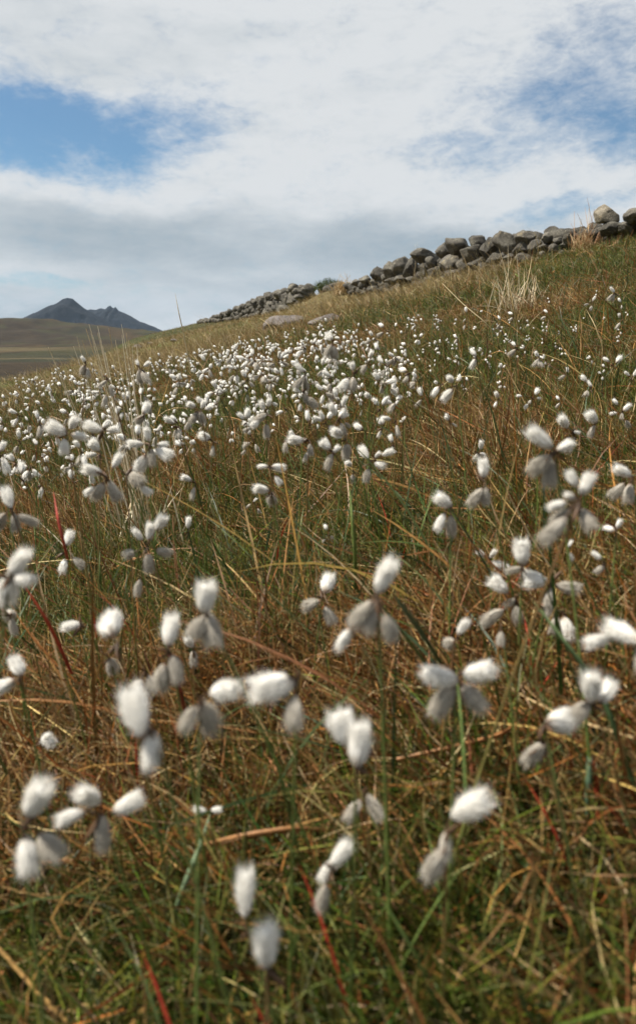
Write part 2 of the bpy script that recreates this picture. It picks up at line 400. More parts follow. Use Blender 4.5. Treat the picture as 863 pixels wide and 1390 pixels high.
# hidden core and rear of the near wall, one part
def fill(i0, i1, step, rad, name, parent, org, nlay=None, front=.0):
    s = i0; acc = Acc(); lst = []
    while s < i1:
        p, h = wall_at(s); q, _ = wall_at(min(s+.05, len(WP)-1.01)); d = q-p; d[2] = 0; ln = np.linalg.norm(d)/.05; d /= np.linalg.norm(d)+1e-9
        nrm = np.array([-d[1], d[0], 0]);
        nrm = nrm if nrm[1] > 0 else -nrm
        for row in (0, 1):
            z = 0
            while z < h-.05:
                rr_ = rad*rng.uniform(.75, 1.25)
                c = p+nrm*(row*rad*1.7+front+rng.normal()*.05)+d*rng.normal()*.08
                c[2] = float(ground(c[0], c[1]))+min(z+rr_*.6, h-rr_*.3)
                lst.append((c, rr_, row)); z += rr_*1.35
        s += step*rad*1.6/ln
    return lst
WHs = WH.copy(); WH[:] = WH*.7
core = fill(0.3, 7.2, 1.0, .2, '', None, origin, front=.32); WH[:] = WHs
acc = Acc()
for c, r_, row in core:
    v, f = boulder(int(rng.integers(1e6)), 6, ICO3); acc.add(v*np.array([r_*1.15, r_, r_*.85])+c-origin, f, (1, 1, 1))
link('core_stone', acc.mesh('core_stone', M_STONE), wall_near, kind='stuff')

# the far wall
o2 = WP[9].copy(); o2[2] = float(ground(*o2[:2]))
wall_far = bpy.data.objects.new('stone_wall', None); COL.objects.link(wall_far); wall_far.location = o2
wall_far['category'] = 'stone wall'; wall_far['label'] = 'distant dry stone wall running down the skyline towards the valley'
lst = [q for q in fill(7.75, 11.0, 1.0, .27, '', None, o2) if not (q[0][1] > 62 and rng.random() < .6) and rng.random() > .12]
fr = sorted([q for q in lst if q[2] == 0], key=lambda q: q[0][1])
vis = fr[:99]; rest = fr[99:]+[q for q in lst if q[2] == 1]
for j, (c, r_, row) in enumerate(vis):
    put_stone(BM[(j*5) % 12], 'boulder', wall_far, c, tuple(r_*rng.uniform(.7, 1.5)*np.array([1.2, 1, rng.uniform(.7, 1.1)])), tuple(rng.uniform(-.6, .6, 3)), o2)
acc = Acc()
for c, r_, row in rest:
    v, f = boulder(int(rng.integers(1e6)), 6, ICO2); acc.add(v*np.array([r_*1.15, r_, r_*.85])+c-o2, f, (1, 1, 1))
link('far_stone', acc.mesh('far_stone', M_STONE), wall_far, kind='stuff')

# loose rocks in the grass (column, row of centre, width, height, label, material)
def lay_rock(px, py, w, h, y, label, mat, seed, rot=(0, 0, 0), name='rock', deep=1.0, cuts=8):
    y = hit(px, py+h*.25, .0) or y; c = CAM+ray(px, py)*y; sx = w/F*y*.5; sz = h/F*y*.55
    v, f = boulder(seed, cuts); me = mesh_np(name, v, f, None, mat)
    o = link(name, me, None, category='rock', label=label); g = float(ground(c[0], c[1]))
    o.location = (c[0], c[1], c[2]); o.scale = (sx, sx*deep, sz); o.rotation_euler = rot; return o
lay_rock(384, 441, 62, 27, 13.5, 'long grey slab leaning out of the grass below the far end of the wall', M_SLAB, 912, (.25, -.42, .2), 'rock_slab', .9, 9)
lay_rock(438, 436, 50, 20, 15, 'low grey rock half buried in grass right of the leaning slab', M_SLAB, 913, (.1, -.15, .1), 'rock')
lay_rock(384, 420, 22, 13, 36, 'single boulder fallen in front of the distant wall', M_STONE, 914)
lay_rock(460, 393, 20, 17, 31, 'rounded boulder beside the tuft of straw between the two walls', M_STONE, 915)
lay_rock(188, 472, 17, 8, 38, 'pale rock lying on the left slope above the cottongrass', M_SLAB, 916)
lay_rock(204, 467, 11, 6, 48, 'small pale rock behind the other on the left slope', M_SLAB, 917)
lay_rock(171, 487, 17, 5, 26, 'flat pale stone low in the grass behind the straw stalks', M_SLAB, 918)
lay_rock(237, 463, 12, 6, 40, 'little stone in the pale grass under the brow', M_SLAB, 919)

# ------------------------------------------------------------------ grass, as ground cover
def sample_zone(n, y0, y1, pw, margin=.35, slope=.5, xshift=0):
    """points in front of the camera, density ~ y^-pw"""
    out = []
    u = rng.uniform(0, 1, n*3)
    e = 2-pw
    y = (u*(y1**e-y0**e)+y0**e)**(1/e) if abs(e) > 1e-3 else y0*(y1/y0)**u
    x = rng.uniform(-1, 1, n*3)*(slope*y+margin)
    keep = rng.uniform(0, 1, n*3) < 1.0
    return x[:n], y[:n]
def pick(pal, n, jit=.22):
    c = pal[rng.integers(0, len(pal), n)]*np.exp(rng.normal(-.05, jit*1.7, (n, 1)))
    return c*np.exp(rng.normal(0, .06, (n, 3)))*.53
A = {k: Acc() for k in ('green_grass', 'dead_grass', 'red_grass', 'straw_grass')}
def emit(kind, x, y, Lm, Ls, wm, thm, ths, km, ks, S, pal, pal2=None, z0=0.0, wind=.0, jit=.22, kph=.6, tipmix=.3):
    n = len(x)
    if n == 0: return
    Ln = np.clip(rng.normal(Lm, Ls, n), Lm*.35, Lm*2.2); w = wm*rng.uniform(.6, 1.5, n)
    phi = rng.uniform(0, 2*np.pi, n); wl = rng.uniform(0, 1, n) < wind; phi = np.where(wl, np.pi+rng.normal(0, .7, n), phi)
    th0 = np.abs(rng.normal(thm, ths, n)); kk = rng.normal(km, ks, n)
    z = ground(x, y)+rng.uniform(-.005, 1, n)*z0
    c0 = pick(pal, n, jit); c1 = c0.copy()
    if pal2 is not None:
        c1 = c0*(1-tipmix)+pick(pal2, n, jit)*tipmix
    V, Fc, C = blades(np.stack([x, y, z], -1), Ln, w, phi, th0, kk, S, c0, c1, rng.uniform(-1.2, 1.2, n), rng.normal(0, kph, n))
    A[kind].add(V, Fc, C)
def clump(x, y, s):
    """pull points into clumps of scale s"""
    cx = np.floor(x/s); cy = np.floor(y/s); jx = hash2(cx, cy, 91); jy = hash2(cx, cy, 92)
    m = hash2(cx, cy, 93)[...] * .75
    return x*(1-m)+(cx+jx)*s*m, y*(1-m)+(cy+jy)*s*m
def greenness(x, y):
    return fbm(x*2.3, y*2.3, 3, 101)*.55+fbm(x*.5, y*.5, 3, 102)*.45
def band(n, y0, y1, pw, S, ws, margin, tall=1.0):
    x, y = sample_zone(n, y0, y1, pw, margin)
    g = greenness(x, y); u = rng.uniform(0, 1, n); sf = straw_field(x, y)
    right = sstep(.12, .32, x/np.maximum(y, .3))*sstep(1.5, 5, y)
    pg = np.clip(.74+(g-.5)*2.8+.14*right-.42*sstep(1.5, .6, y), .2, .9)*(1-.72*sf)
    isg = u < pg; ist = (~isg) & (rng.uniform(0, 1, n) < .62-.1*right+.25*sf)
    isr = (~isg) & (~ist) & (rng.uniform(0, 1, n) < .10*(1-sf)); isb = (~isg) & (~ist) & (~isr)
    xg, yg = clump(x, y, .045*ws)
    m = isg & (sf < 2)
    h = rng.uniform(0, 1, n) < .55
    emit('green_grass', xg[m & h], yg[m & h], .105*tall, .045*tall, .0020*ws, .40, .35, .7, .6, S, GREEN, TAN, .01, .3, tipmix=.25)
    emit('green_grass', x[m & ~h], y[m & ~h], .085*tall, .04*tall, .0020*ws, 1.0, .45, .5, .6, S, GREEN, DARK, .03, .3, tipmix=.2)
    h = rng.uniform(0, 1, n) < .62
    hl = (ist & (sf < rng.uniform(0, 1, n)))
    emit('dead_grass', x[hl & h], y[hl & h], .115*tall, .05*tall, .0022*ws, 1.35, .30, .15, .7, S, TAN, RUST, .055*min(tall, 1.2), .3, tipmix=.3, kph=1.1)
    emit('dead_grass', x[hl & ~h], y[hl & ~h], .12*tall, .05*tall, .0020*ws, .8, .4, .9, .9, S, TAN, STRAW, .03, .3, tipmix=.3, kph=.9)
    hs = ist & ~hl; xs_, ys_ = clump(x, y, .35)
    emit('straw_grass', xs_[hs], ys_[hs], .22 if y0 < 16 else .16, .07, .0026*ws, .42, .28, .75, .4, S, STRAW, TAN, .0, .65, tipmix=.3)
    emit('dead_grass', x[isb], y[isb], .115*tall, .05*tall, .0024*ws, 1.15, .45, .3, .8, S, RUST, TAN, .045, .3, tipmix=.3, kph=1.0)
    emit('red_grass', x[isr], y[isr], .12*tall, .05*tall, .0023*ws, .65, .4, .3, .4, S, RED, TAN, .02, .3, tipmix=.65, kph=.3)
band(66000, .2, 1.0, .4, 6, 1.0, .34)
band(150000, .9, 2.6, 1.0, 5, .95, .34)
band(170000, 2.4, 7, 1.3, 4, 1.25, .4)
band(120000, 6.5, 18, 1.4, 3, 2.2, 1, 1.15)
for n_, a_, b_, p_ in ((5000, .3, 1.1, .4), (11000, 1.0, 3.2, 1.0)):      # flattened thatch of last year's leaves
    x, y = sample_zone(n_, a_, b_, p_); x, y = clump(x, y, .16); q = rng.uniform(0, 1, n_) < .5
    emit('dead_grass', x[q], y[q], .15, .05, .0036, 1.42, .16, .1, .35, 5, TAN, RUST, .035, .35, tipmix=.5, kph=.9)
    emit('dead_grass', x[~q], y[~q], .15, .05, .0036, 1.40, .18, .1, .35, 5, RUST, DARK, .035, .35, tipmix=.4, kph=.9)
band(80000, 16, 48, 1.5, 2, 5.0, 2, 1.15)
band(40000, 44, 130, 1.5, 2, 12, 5, 1.3)
# longer rushy green blades and red leaves standing out of the mat
def extra(n, y0, y1, pw, ws=1.0):
    x, y = sample_zone(n, y0, y1, pw)
    q = rng.uniform(0, 1, n)
    a = q < .50; b = (q >= .50) & (q < .60); c = (q >= .60) & (q < .8); d = q >= .8
    BLUE = np.array([(.07, .12, .05), (.10, .14, .07), (.06, .10, .025), (.12, .15, .05)])
    emit('green_grass', x[a], y[a], .23, .07, .0036*ws, .5, .35, .5, .5, 7, BLUE, GREEN, .0, .3, tipmix=.3, kph=.3)
    emit('red_grass', x[b], y[b], .19, .06, .0034*ws, .65, .35, .3, .3, 6, RED, TAN, .0, .4, tipmix=.7, kph=.3)
    emit('dead_grass', x[c], y[c], .26, .07, .0042*ws, .85, .4, .5, .5, 7, TAN, RUST, .03, .4, tipmix=.3, kph=.6)
    emit('dead_grass', x[d], y[d], .24, .07, .0042*ws, 1.0, .3, .3, .4, 7, RUST, TAN, .05, .4, tipmix=.3, kph=.3)
extra(600, .5, 1.1, .4)
extra(2000, .9, 2.6, 1.0)
extra(3200, 2.5, 9, 1.2, 1.3)
# long pale tussock grass of the belt below the wall
x, y = sample_zone(60000, 6.5, 60, 1.45, 1); sf = straw_field(x, y)*(.15+.95*(fbm(x*1.1, y*1.1, 3, 120) > .47))
m = rng.uniform(0, 1, len(x)) < sf; x, y = x[m], y[m]; x, y = clump(x, y, .5)
sc = np.clip(y/9, 1, 5); nn = len(x)
for lo, hi, wsx in ((6, 11, 1.2), (11, 20, 2.2), (20, 35, 4), (35, 61, 7)):
    q = (y >= lo) & (y < hi)
    hh = {6: .40, 11: .38, 20: .26, 35: .20}[lo]
    emit('straw_grass', x[q], y[q], hh, hh*.3, .0026*wsx, .25, .22, .8, .35, 4, STRAW, TAN, 0, .7, tipmix=.3)
kindlab = {'green_grass': 'green', 'dead_grass': 'brown', 'red_grass': 'red', 'straw_grass': 'straw'}
LB = {'green_grass': 'short green moor grass growing all over the hillside', 'dead_grass': 'dead tan and rust coloured grass matted over the moor',
      'red_grass': 'red leaf blades scattered through the moor grass', 'straw_grass': 'long straw coloured grass in the belt below the stone wall'}
for kx, a in A.items():
    link(kx, a.mesh(kx, M_BLADE), None, kind='stuff', category='grass', label=LB[kx])
print('BLADE VERTS', sum(a.n for a in A.values()))

# ------------------------------------------------------------------ single grass blades and tussocks one can point at
def blade_thing(name, label, pts, width, c0, c1, cat='grass blade'):
    """pts: list of (photo column, row, distance); a ribbon with a raised rib"""
    P = np.array([CAM+ray(a, b)*d for a, b, d in pts]); n = 22
    t = np.linspace(0, 1, len(P)); tt = np.linspace(0, 1, n)
    Q = np.stack([np.interp(tt, t, P[:, i]) for i in range(3)], -1)
    for _ in range(3): Q[1:-1] = (Q[:-2]+2*Q[1:-1]+Q[2:])/4
    T = np.gradient(Q, axis=0); T /= np.linalg.norm(T, axis=1)[:, None]
    view = Q-CAM; view /= np.linalg.norm(view, axis=1)[:, None]
    S_ = np.cross(T, view+np.array([.2, 0, .5])); S_ /= np.linalg.norm(S_, axis=1)[:, None]; Nn = np.cross(S_, T)
    w = width*.5*(.7+.5*tt)*(1-tt**3)+.0003
    V = np.stack([Q-S_*w[:, None], Q+Nn*(w*.35)[:, None], Q+S_*w[:, None], Q-Nn*(w*.15)[:, None]], 1).reshape(-1, 3)
    i = np.arange(n-1)[:, None]*4; j = np.arange(4)[None]; Fc = np.stack([i+j, i+(j+1) % 4, i+4+(j+1) % 4, i+4+j], -1).reshape(-1, 4)
    c = np.array(c0)[None]*(1-tt)[:, None]+np.array(c1)[None]*tt[:, None]; c = np.repeat(c, 4, 0)
    o0 = Q[0]; me = mesh_np(name, V-o0, Fc, c, M_BLADE); o = link(name, me, None, category=cat, label=label, group='single grass blades standing out of the mat'); o.location = o0
    return o
GB = 'grass_blade'
blade_thing(GB, 'broad tan blade lying bent at the bottom right corner of the field', [(560, 1345, .60), (645, 1296, .58), (700, 1274, .575), (757, 1262, .58), (770, 1266, .6)], .0085, (.50, .32, .15), (.46, .27, .12))
blade_thing(GB, 'tan blade kinked upward above the broad one at bottom right', [(765, 1262, .62), (790, 1215, .63), (812, 1165, .66), (818, 1150, .68)], .006, (.46, .30, .14), (.40, .28, .15))
blade_thing(GB, 'narrow tan blade crossing the kinked one at bottom right', [(848, 1300, .60), (828, 1262, .61), (800, 1225, .625), (772, 1200, .64)], .005, (.42, .27, .12), (.44, .30, .15))
blade_thing(GB, 'blue green blade slanting down right from the bud in the centre', [(600, 905, .75), (585, 880, .70), (566, 850, .66), (545, 822, .62), (533, 805, .6)], .0062, (.06, .11, .05), (.13, .18, .12))
blade_thing(GB, 'long pale green blade rising at lower left of centre', [(222, 1300, .62), (245, 1215, .60), (272, 1148, .62), (285, 1105, .66)], .0052, (.08, .13, .06), (.17, .22, .13))
blade_thing(GB, 'bright red blade standing at the left edge', [(98, 915, .82), (83, 880, .80), (62, 838, .78), (30, 790, .78)], .0045, (.22, .03, .02), (.42, .07, .03))
blade_thing(GB, 'deep red blade between the two tufts left of centre', [(254, 975, .78), (246, 945, .72), (236, 905, .66), (228, 885, .64)], .0048, (.16, .04, .02), (.36, .02, .03))
blade_thing(GB, 'rust coloured blade slanting down right below the centre left tufts', [(358, 1022, .78), (385, 1062, .74), (414, 1105, .70), (428, 1128, .69)], .0062, (.30, .13, .05), (.34, .16, .06))
blade_thing(GB, 'orange brown blade leaning parallel to the rust one on its right', [(395, 1003, .82), (428, 1045, .76), (462, 1090, .70), (478, 1112, .69)], .006, (.34, .15, .05), (.30, .13, .05))
blade_thing(GB, 'arching orange blade lying across the lower left centre', [(268, 1150, .64), (330, 1135, .62), (400, 1124, .62), (455, 1128, .64)], .0062, (.30, .15, .06), (.38, .18, .07))
blade_thing(GB, 'rust stalk running up right below the large centre right tufts', [(535, 1032, .70), (600, 1018, .69), (680, 998, .69), (732, 960, .72)], .0052, (.34, .17, .07), (.36, .15, .05))
blade_thing(GB, 'glossy green blade beside the paired tufts at right', [(862, 1075, .60), (835, 990, .58), (810, 930, .58), (765, 870, .58), (722, 815, .6)], .0055, (.06, .11, .04), (.13, .18, .08))
blade_thing(GB, 'second green blade curving out at the lower right edge', [(800, 1150, .62), (797, 1080, .6), (800, 1030, .6), (795, 1005, .62)], .006, (.05, .10, .05), (.12, .18, .12))
blade_thing(GB, 'red blade upright at the right beside the green ones', [(812, 1140, .62), (812, 1100, .61), (808, 1050, .6), (800, 1020, .62)], .0042, (.25, .04, .02), (.40, .08, .03))
blade_thing(GB, 'thin green blade with a pale edge rising through the centre', [(482, 800, 1.05), (482, 750, 1.0), (478, 705, .98), (474, 660, 1.0)], .0055, (.10, .15, .035), (.17, .22, .07))
blade_thing(GB, 'red blade leaning over the tuft at the left middle', [(93, 760, .95), (86, 733, .90), (78, 700, .9), (73, 668, .93)], .004, (.28, .05, .03), (.40, .07, .05))
blade_thing(GB, 'tall pale straw lying diagonal under the wall at right', [(600, 385, 4.2), (630, 415, 4.0), (655, 435, 3.9), (672, 452, 3.9)], .007, (.45, .36, .2), (.50, .42, .25))
blade_thing(GB, 'long pale stalk slanting across the upper right slope', [(706, 455, 3.2), (697, 420, 3.1), (690, 380, 3.1), (676, 335, 3.1)], .006, (.42, .30, .14), (.50, .40, .22))
blade_thing(GB, 'thin straw stalk leaning behind the slanting one on the upper right', [(700, 440, 3.4), (712, 400, 3.3), (718, 370, 3.3), (722, 345, 3.4)], .004, (.42, .30, .14), (.50, .40, .22))
blade_thing(GB, 'solitary tall straw stalk rising against the sky at left', [(259, 505, 2.6), (251, 460, 2.55), (243, 425, 2.5), (238, 398, 2.5)], .0036, (.60, .50, .32), (.66, .57, .40))
blade_thing(GB, 'curved tan stalk at the far right of the slope', [(815, 505, 2.4), (818, 470, 2.35), (806, 440, 2.35), (795, 420, 2.4)], .0045, (.42, .30, .14), (.50, .40, .22))

def tussock(name, label, base, stalks, width, cols, mist=0, mistL=.3, seed=1):
    """base (px,py,d); stalks: tips (px,py)"""
    r = np.random.default_rng(seed); a = Acc()
    dpt = base[2]; b = CAM+ray(base[0], base[1])*dpt; b[2] = float(ground(b[0], b[1]))
    for i, (tx, ty) in enumerate(stalks):
        tip = CAM+ray(tx, ty)*(dpt*(1+r.uniform(-.06, .06))); t = np.linspace(0, 1, 9)[:, None]
        b0 = b+np.array([r.normal()*.03, r.normal()*.03, -.01])*dpt*.4
        q = b0*(1-t)+tip*t; q = q+np.array([0, 0, 1])*(t*(1-t))*.10*np.linalg.norm(tip-b0)
        V, Fc = tube(q-b, width*(1-.75*t[:, 0]), 4); a.add(V, Fc, np.array(cols[i % len(cols)]))
    if mist:
        n = mist; ro = np.stack([r.normal(0, mistL*.25, n), r.normal(0, mistL*.25, n), np.zeros(n)-.02], -1)
        cc = np.array(cols)[r.integers(0, len(cols), n)]
        V, Fc, C = blades(ro, r.uniform(.5, 1.1, n)*mistL, np.full(n, width*2.2), r.uniform(0, 6.3, n), np.abs(r.normal(.2, .2, n)), r.uniform(.1, .9, n), 4, cc, cc, r.uniform(-1, 1, n))
        a.add(V, Fc, C)
    me = a.mesh(name, M_BLADE); o = link(name, me, None, category='grass tussock', label=label); o.location = b
    return o
SC = [(.66, .57, .40), (.58, .47, .30), (.70, .62, .46), (.50, .38, .22)]
tussock('straw_tussock', 'sparse clump of tall straw stalks standing up before the valley at left', (196, 560, 1.75),
        [(105, 457), (124, 452), (100, 470), (148, 446), (140, 470), (157, 462), (166, 455), (175, 462), (121, 440), (133, 452), (180, 470), (117, 446), (66, 471), (70, 480), (133, 443), (112, 462), (128, 470), (137, 460), (143, 478)], .0028, SC, 40, .26, 3)
tussock('straw_tussock', 'single leaning straw stalks left of the centre skyline', (198, 520, 2.4), [(165, 440), (172, 452), (186, 470)], .0032, SC, 12, .25, 4)
tussock('straw_tussock', 'reddish straw tussock standing on the skyline beside the tan boulder', (794, 334, 12.3),
        [(779, 287), (783, 290), (789, 297), (793, 281), (796, 268), (799, 276), (803, 292), (806, 284), (786, 300), (812, 300), (774, 303), (800, 300), (790, 305), (816, 308), (780, 308), (795, 292), (806, 300)], .007, [(.42, .27, .15), (.36, .2, .1), (.5, .38, .22)], 260, .42, 5)
tussock('straw_tussock', 'small tan tuft of grass on the skyline between the two stone walls', (466, 392, 30),
        [(459, 372), (463, 370), (467, 369), (471, 371), (476, 373), (464, 374), (473, 376)], .016, [(.45, .32, .16), (.5, .38, .22)], 320, .62, 6)
tussock('straw_tussock', 'thin wisps of dry grass on the wall top by the round boulders', (565, 340, 21), [(563, 331), (566, 330), (568, 333), (561, 335)], .008, SC, 20, .2, 7)
tussock('straw_tussock', 'spray of straw stalks rising in front of the wall at right', (702, 420, 5.5),
        [(689, 333), (694, 350), (700, 340), (676, 345), (712, 352), (706, 360), (684, 365), (720, 362), (668, 360)], .0035, SC, 60, .4, 8)

# leafy shrubs: gorse on the valley side, heather by the wall
def shrub(name, label, px, py, y, rx, rz, n, pal, cat='shrub', seed=1, leaf=.03):
    r = np.random.default_rng(seed); c = at(px, py, y); g = float(ground(c[0], c[1]))
    root = bpy.data.objects.new(name, None); COL.objects.link(root); root.location = (c[0], c[1], g); root['category'] = cat; root['label'] = label
    lob = [(r.uniform(-.7, .7)*rx, r.uniform(-.5, .5)*rx*.7, r.uniform(.3, .75)*rz, r.uniform(.35, .6)*rx, r.uniform(.3, .5)*rz) for _ in range(9)]
    P = []
    for lx, ly, lz, a_, b_ in lob:
        d = r.normal(size=(n//9, 3)); d /= np.linalg.norm(d, axis=1)[:, None]; d *= r.uniform(.35, 1.05, (n//9, 1))
        P.append(d*np.array([a_, a_, b_])+np.array([lx, ly, lz]))
    P = np.concatenate(P); m = len(P); cc = np.array(pal)[r.integers(0, len(pal), m)]*np.exp(r.normal(0, .25, (m, 1)))
    V, Fc, C = blades(P, r.uniform(.7, 1.4, m)*leaf*2, np.full(m, leaf), r.uniform(0, 6.3, m), r.uniform(0, 1.4, m), np.zeros(m), 1, cc, cc, r.uniform(-1.5, 1.5, m))
    link('foliage', mesh_np('foliage', V, Fc, C, M_BLADE, False), root)
    st = Acc()
    for lx, ly, lz, a_, b_ in lob:
        t = np.linspace(0, 1, 5)[:, None]; q = np.array([0, 0, -.05])*(1-t)+np.array([lx, ly, lz])*t; v, f = tube(q, .02*(1-.6*t[:, 0]), 5); st.add(v, f, (.08, .055, .035))
    link('stem', st.mesh('stem', M_BLADE), root); return root
GOR = [(.045, .055, .014), (.03, .04, .012), (.07, .07, .018), (.10, .075, .02)]
shrub('gorse_bush', 'dark gorse bush at left where the slope drops to the valley', 52, 489, 46, 1.0, .85, 5000, GOR, seed=11, leaf=.05)
shrub('gorse_bush', 'second smaller gorse bush tinged yellow just right of the dark one', 70, 487, 50, .8, .75, 3500, [(.06, .06, .016), (.12, .085, .02), (.04, .045, .013)], seed=12, leaf=.05)
HE = [(.05, .075, .018), (.07, .10, .025), (.035, .055, .015), (.09, .10, .03)]
shrub('heather_bush', 'low green heather growing along the wall top left of the tan boulder', 748, 318, 15.5, .75, .32, 4000, HE, seed=13, leaf=.02)
shrub('heather_bush', 'green heather capping the wall behind the middle boulders', 668, 330, 17.5, .5, .5, 3000, HE, seed=14, leaf=.02)
shrub('heather_bush', 'green heather growing on the bank between the two walls', 446, 398, 35, .8, .6, 3500, HE, seed=15, leaf=.035)

# ------------------------------------------------------------------ cottongrass
def make_tuft(seed, sub, nf, shaded=False):
    """a silky seed head along +Z, length 1"""
    r = np.random.default_rng(seed); V, Fc = ico(sub); a = Acc(); r_tip = r.uniform(1.5, 2.3)
    z = (V[:, 2]+1)/2; rad = np.hypot(V[:, 0], V[:, 1])+1e-9
    fat = r.uniform(.235, .315); pk = r.uniform(.42, .62)
    prof = np.where(z < pk, np.sin(np.clip(z/pk, 0, 1)*np.pi/2)**.85, np.sqrt(np.clip(1-np.maximum(0, (z-pk)/(1-pk))**r_tip, 0, 1)))*fat+.004
    ang = np.arctan2(V[:, 1], V[:, 0]); lump = 1+.45*(fbm(np.cos(ang)*1.7+3, np.sin(ang)*1.7+z*1.6, 3, seed)-.5)*2+.10*(fbm(np.cos(ang)*6+9, np.sin(ang)*6+z*2, 2, seed+3)-.5)*2
    bend = r.uniform(-.16, .16, 2)
    X = np.cos(ang)*prof*lump+bend[0]*z*z; Y = np.sin(ang)*prof*lump*r.uniform(.75, 1)+bend[1]*z*z
    Zz = z*(1+.05*(fbm(np.cos(ang)*3, np.sin(ang)*3, 2, seed+8)-.5))
    P = np.stack([X, Y, Zz], -1)
    white = np.array([.57, .53, .46]) if shaded else np.array([.96, .94, .89]); brown = np.array([.20, .13, .09]); tan_ = np.array([.62, .55, .46])  # grey-beige variant puts the shade on hanging heads into their colour
    q = sstep(.05, .20, z+.05*(vnoise(ang*3, z*9, seed)-.5))[:, None]; q2 = sstep(.13, .40, z)[:, None]
    C = (brown*(1-q)+tan_*q)*(1-q2)+white*q2
    C = C*(1-.25*(sstep(.6, .72, fbm(np.cos(ang)*4+1, np.sin(ang)*4+z, 3, seed+5))*(1-z))[:, None])
    if shaded: C = C*(.55+.85*fbm(np.cos(ang)*5+4, np.sin(ang)*5+z*1.2, 4, seed+6))[:, None]
    nl = int(r.integers(2, 5)) if sub > 2 else 2
    for li in range(nl):
        if li == 0: Rm = np.eye(3); sc = 1.0; off = np.zeros(3)
        else:
            aa = r.uniform(0, 2*np.pi); tl = r.uniform(.10, .34); sc = r.uniform(.6, .95)
            zz_ = np.array([np.sin(tl)*np.cos(aa), np.sin(tl)*np.sin(aa), np.cos(tl)]); xx_ = np.cross([0, 1, 0], zz_); xx_ /= np.linalg.norm(xx_); yy_ = np.cross(zz_, xx_)
            Rm = np.stack([xx_, yy_, zz_], 1)@np.array([[np.cos(aa), -np.sin(aa), 0], [np.sin(aa), np.cos(aa), 0], [0, 0, 1]])*np.array([.78, .78, 1]); off = np.array([0, 0, r.uniform(0, .05)])
        a.add((P*np.array([.72, .72, .84])*sc)@Rm.T+off, Fc[:, :3], C)
        if nf:
            m = nf//nl; an = r.uniform(0, 2*np.pi, m); zz = r.uniform(.06, .86, m)
            pr = np.where(zz < pk, np.sin(np.clip(zz/pk, 0, 1)*np.pi/2)**.85, np.sqrt(np.clip(1-np.maximum(0, (zz-pk)/(1-pk))**r_tip, 0, 1)))*fat*.72
            ca, sa_ = np.cos(an), np.sin(an)
            b0 = np.stack([ca*pr*.9+bend[0]*zz**2, sa_*pr*.85+bend[1]*zz**2, zz*.86], -1)
            fl = r.uniform(0, 1, m)**1.6
            dr = np.stack([ca, sa_, 0*ca], -1)*(.12+.75*fl*(1-zz*.4))[:, None]+np.array([.10, .0, 1])*r.uniform(.7, 1.1, m)[:, None]+r.normal(0, .16, (m, 3)); dr /= np.linalg.norm(dr, axis=1)[:, None]
            ln = (r.uniform(.14, .44, m)*(1.05-.35*fl))[:, None]; sd = np.cross(dr, r.normal(size=(m, 3))); sd /= np.linalg.norm(sd, axis=1)[:, None]; w = r.uniform(.0035, .008, m)[:, None]*(1 if sub > 2 else 2.5)
            V3 = np.stack([b0-sd*w, b0+sd*w, b0+dr*ln], 1).reshape(-1, 3); F3 = np.arange(m*3).reshape(-1, 3)
            a.add((V3*sc)@Rm.T+off, F3, white)
    return a.mesh('cotton_tuft', M_COTTON)
T_HI = [make_tuft(500+i, 4, 3600) for i in range(7)]
T_MD = [make_tuft(520+i, 3, 1000) for i in range(6)]
T_LO = [make_tuft(540+i, 2, 60) for i in range(5)]
SHADE_HI = [make_tuft(560+i, 4, 3000, True) for i in range(5)]; SHADE_MD = [make_tuft(570+i, 3, 900, True) for i in range(4)]; SHADE_LO = [make_tuft(580+i, 2, 50, True) for i in range(3)]  # copies of the tuft with shade painted into the colour

BR = Acc()
def make_bract(seed):
    r = np.random.default_rng(seed); a = Acc(); n = 8; t = np.linspace(0, 1, n)
    z = t; x = .25*np.sin(t*1.3)*r.uniform(.5, 1.6); w = .13*np.sin(np.clip(t*.95+.12, 0, 1)*np.pi)**.8+.004
    V = np.stack([np.stack([x, -w, z], -1), np.stack([x-.05*w/.13, 0*w, z], -1), np.stack([x, w, z], -1), np.stack([x+.03*w/.13, 0*w, z], -1)], 1).reshape(-1, 3)
    i = np.arange(n-1)[:, None]*4; j = np.arange(4)[None]; Fc = np.stack([i+j, i+(j+1) % 4, i+4+(j+1) % 4, i+4+j], -1).reshape(-1, 4)
    c = np.array([.055, .035, .022])*(1-t)[:, None]+np.array([.16, .09, .05])*t[:, None]; a.add(V, Fc, np.repeat(c, 4, 0)); return a.mesh('bract', M_BLADE)
BRACT = [make_bract(i) for i in range(3)]

def stem_mesh(pts, r0, tufts_base, node, lod, rnd):
    a = Acc(); pts = np.asarray(pts); t = np.linspace(0, 1, len(pts))
    V, Fc = tube(pts, r0*(1.2-.5*t), 6 if lod < 2 else 4)
    g = np.array([.12, .18, .035]); rd = np.array([.20, .10, .05]) if rnd < .35 else np.array([.13, .16, .05]); br = np.array([.09, .055, .03])
    c = g[None]*(1-t)[:, None]+rd[None]*t[:, None]; q = sstep(.88, 1, t)[:, None]; c = c*(1-q)+br*q
    a.add(V, Fc, np.repeat(c, 6 if lod < 2 else 4, 0))
    for b in tufts_base:
        s = np.linspace(0, 1, 6)[:, None]; m = (node+b)/2+np.array([0, 0, .25])*np.linalg.norm(b-node)
        q = node*(1-s)**2+2*m*s*(1-s)+b*s*s
        v, f = tube(q, r0*.42, 4); a.add(v, f, br)
    return a
def quat_z(d): return Vector(d).to_track_quat('Z', 'Y')

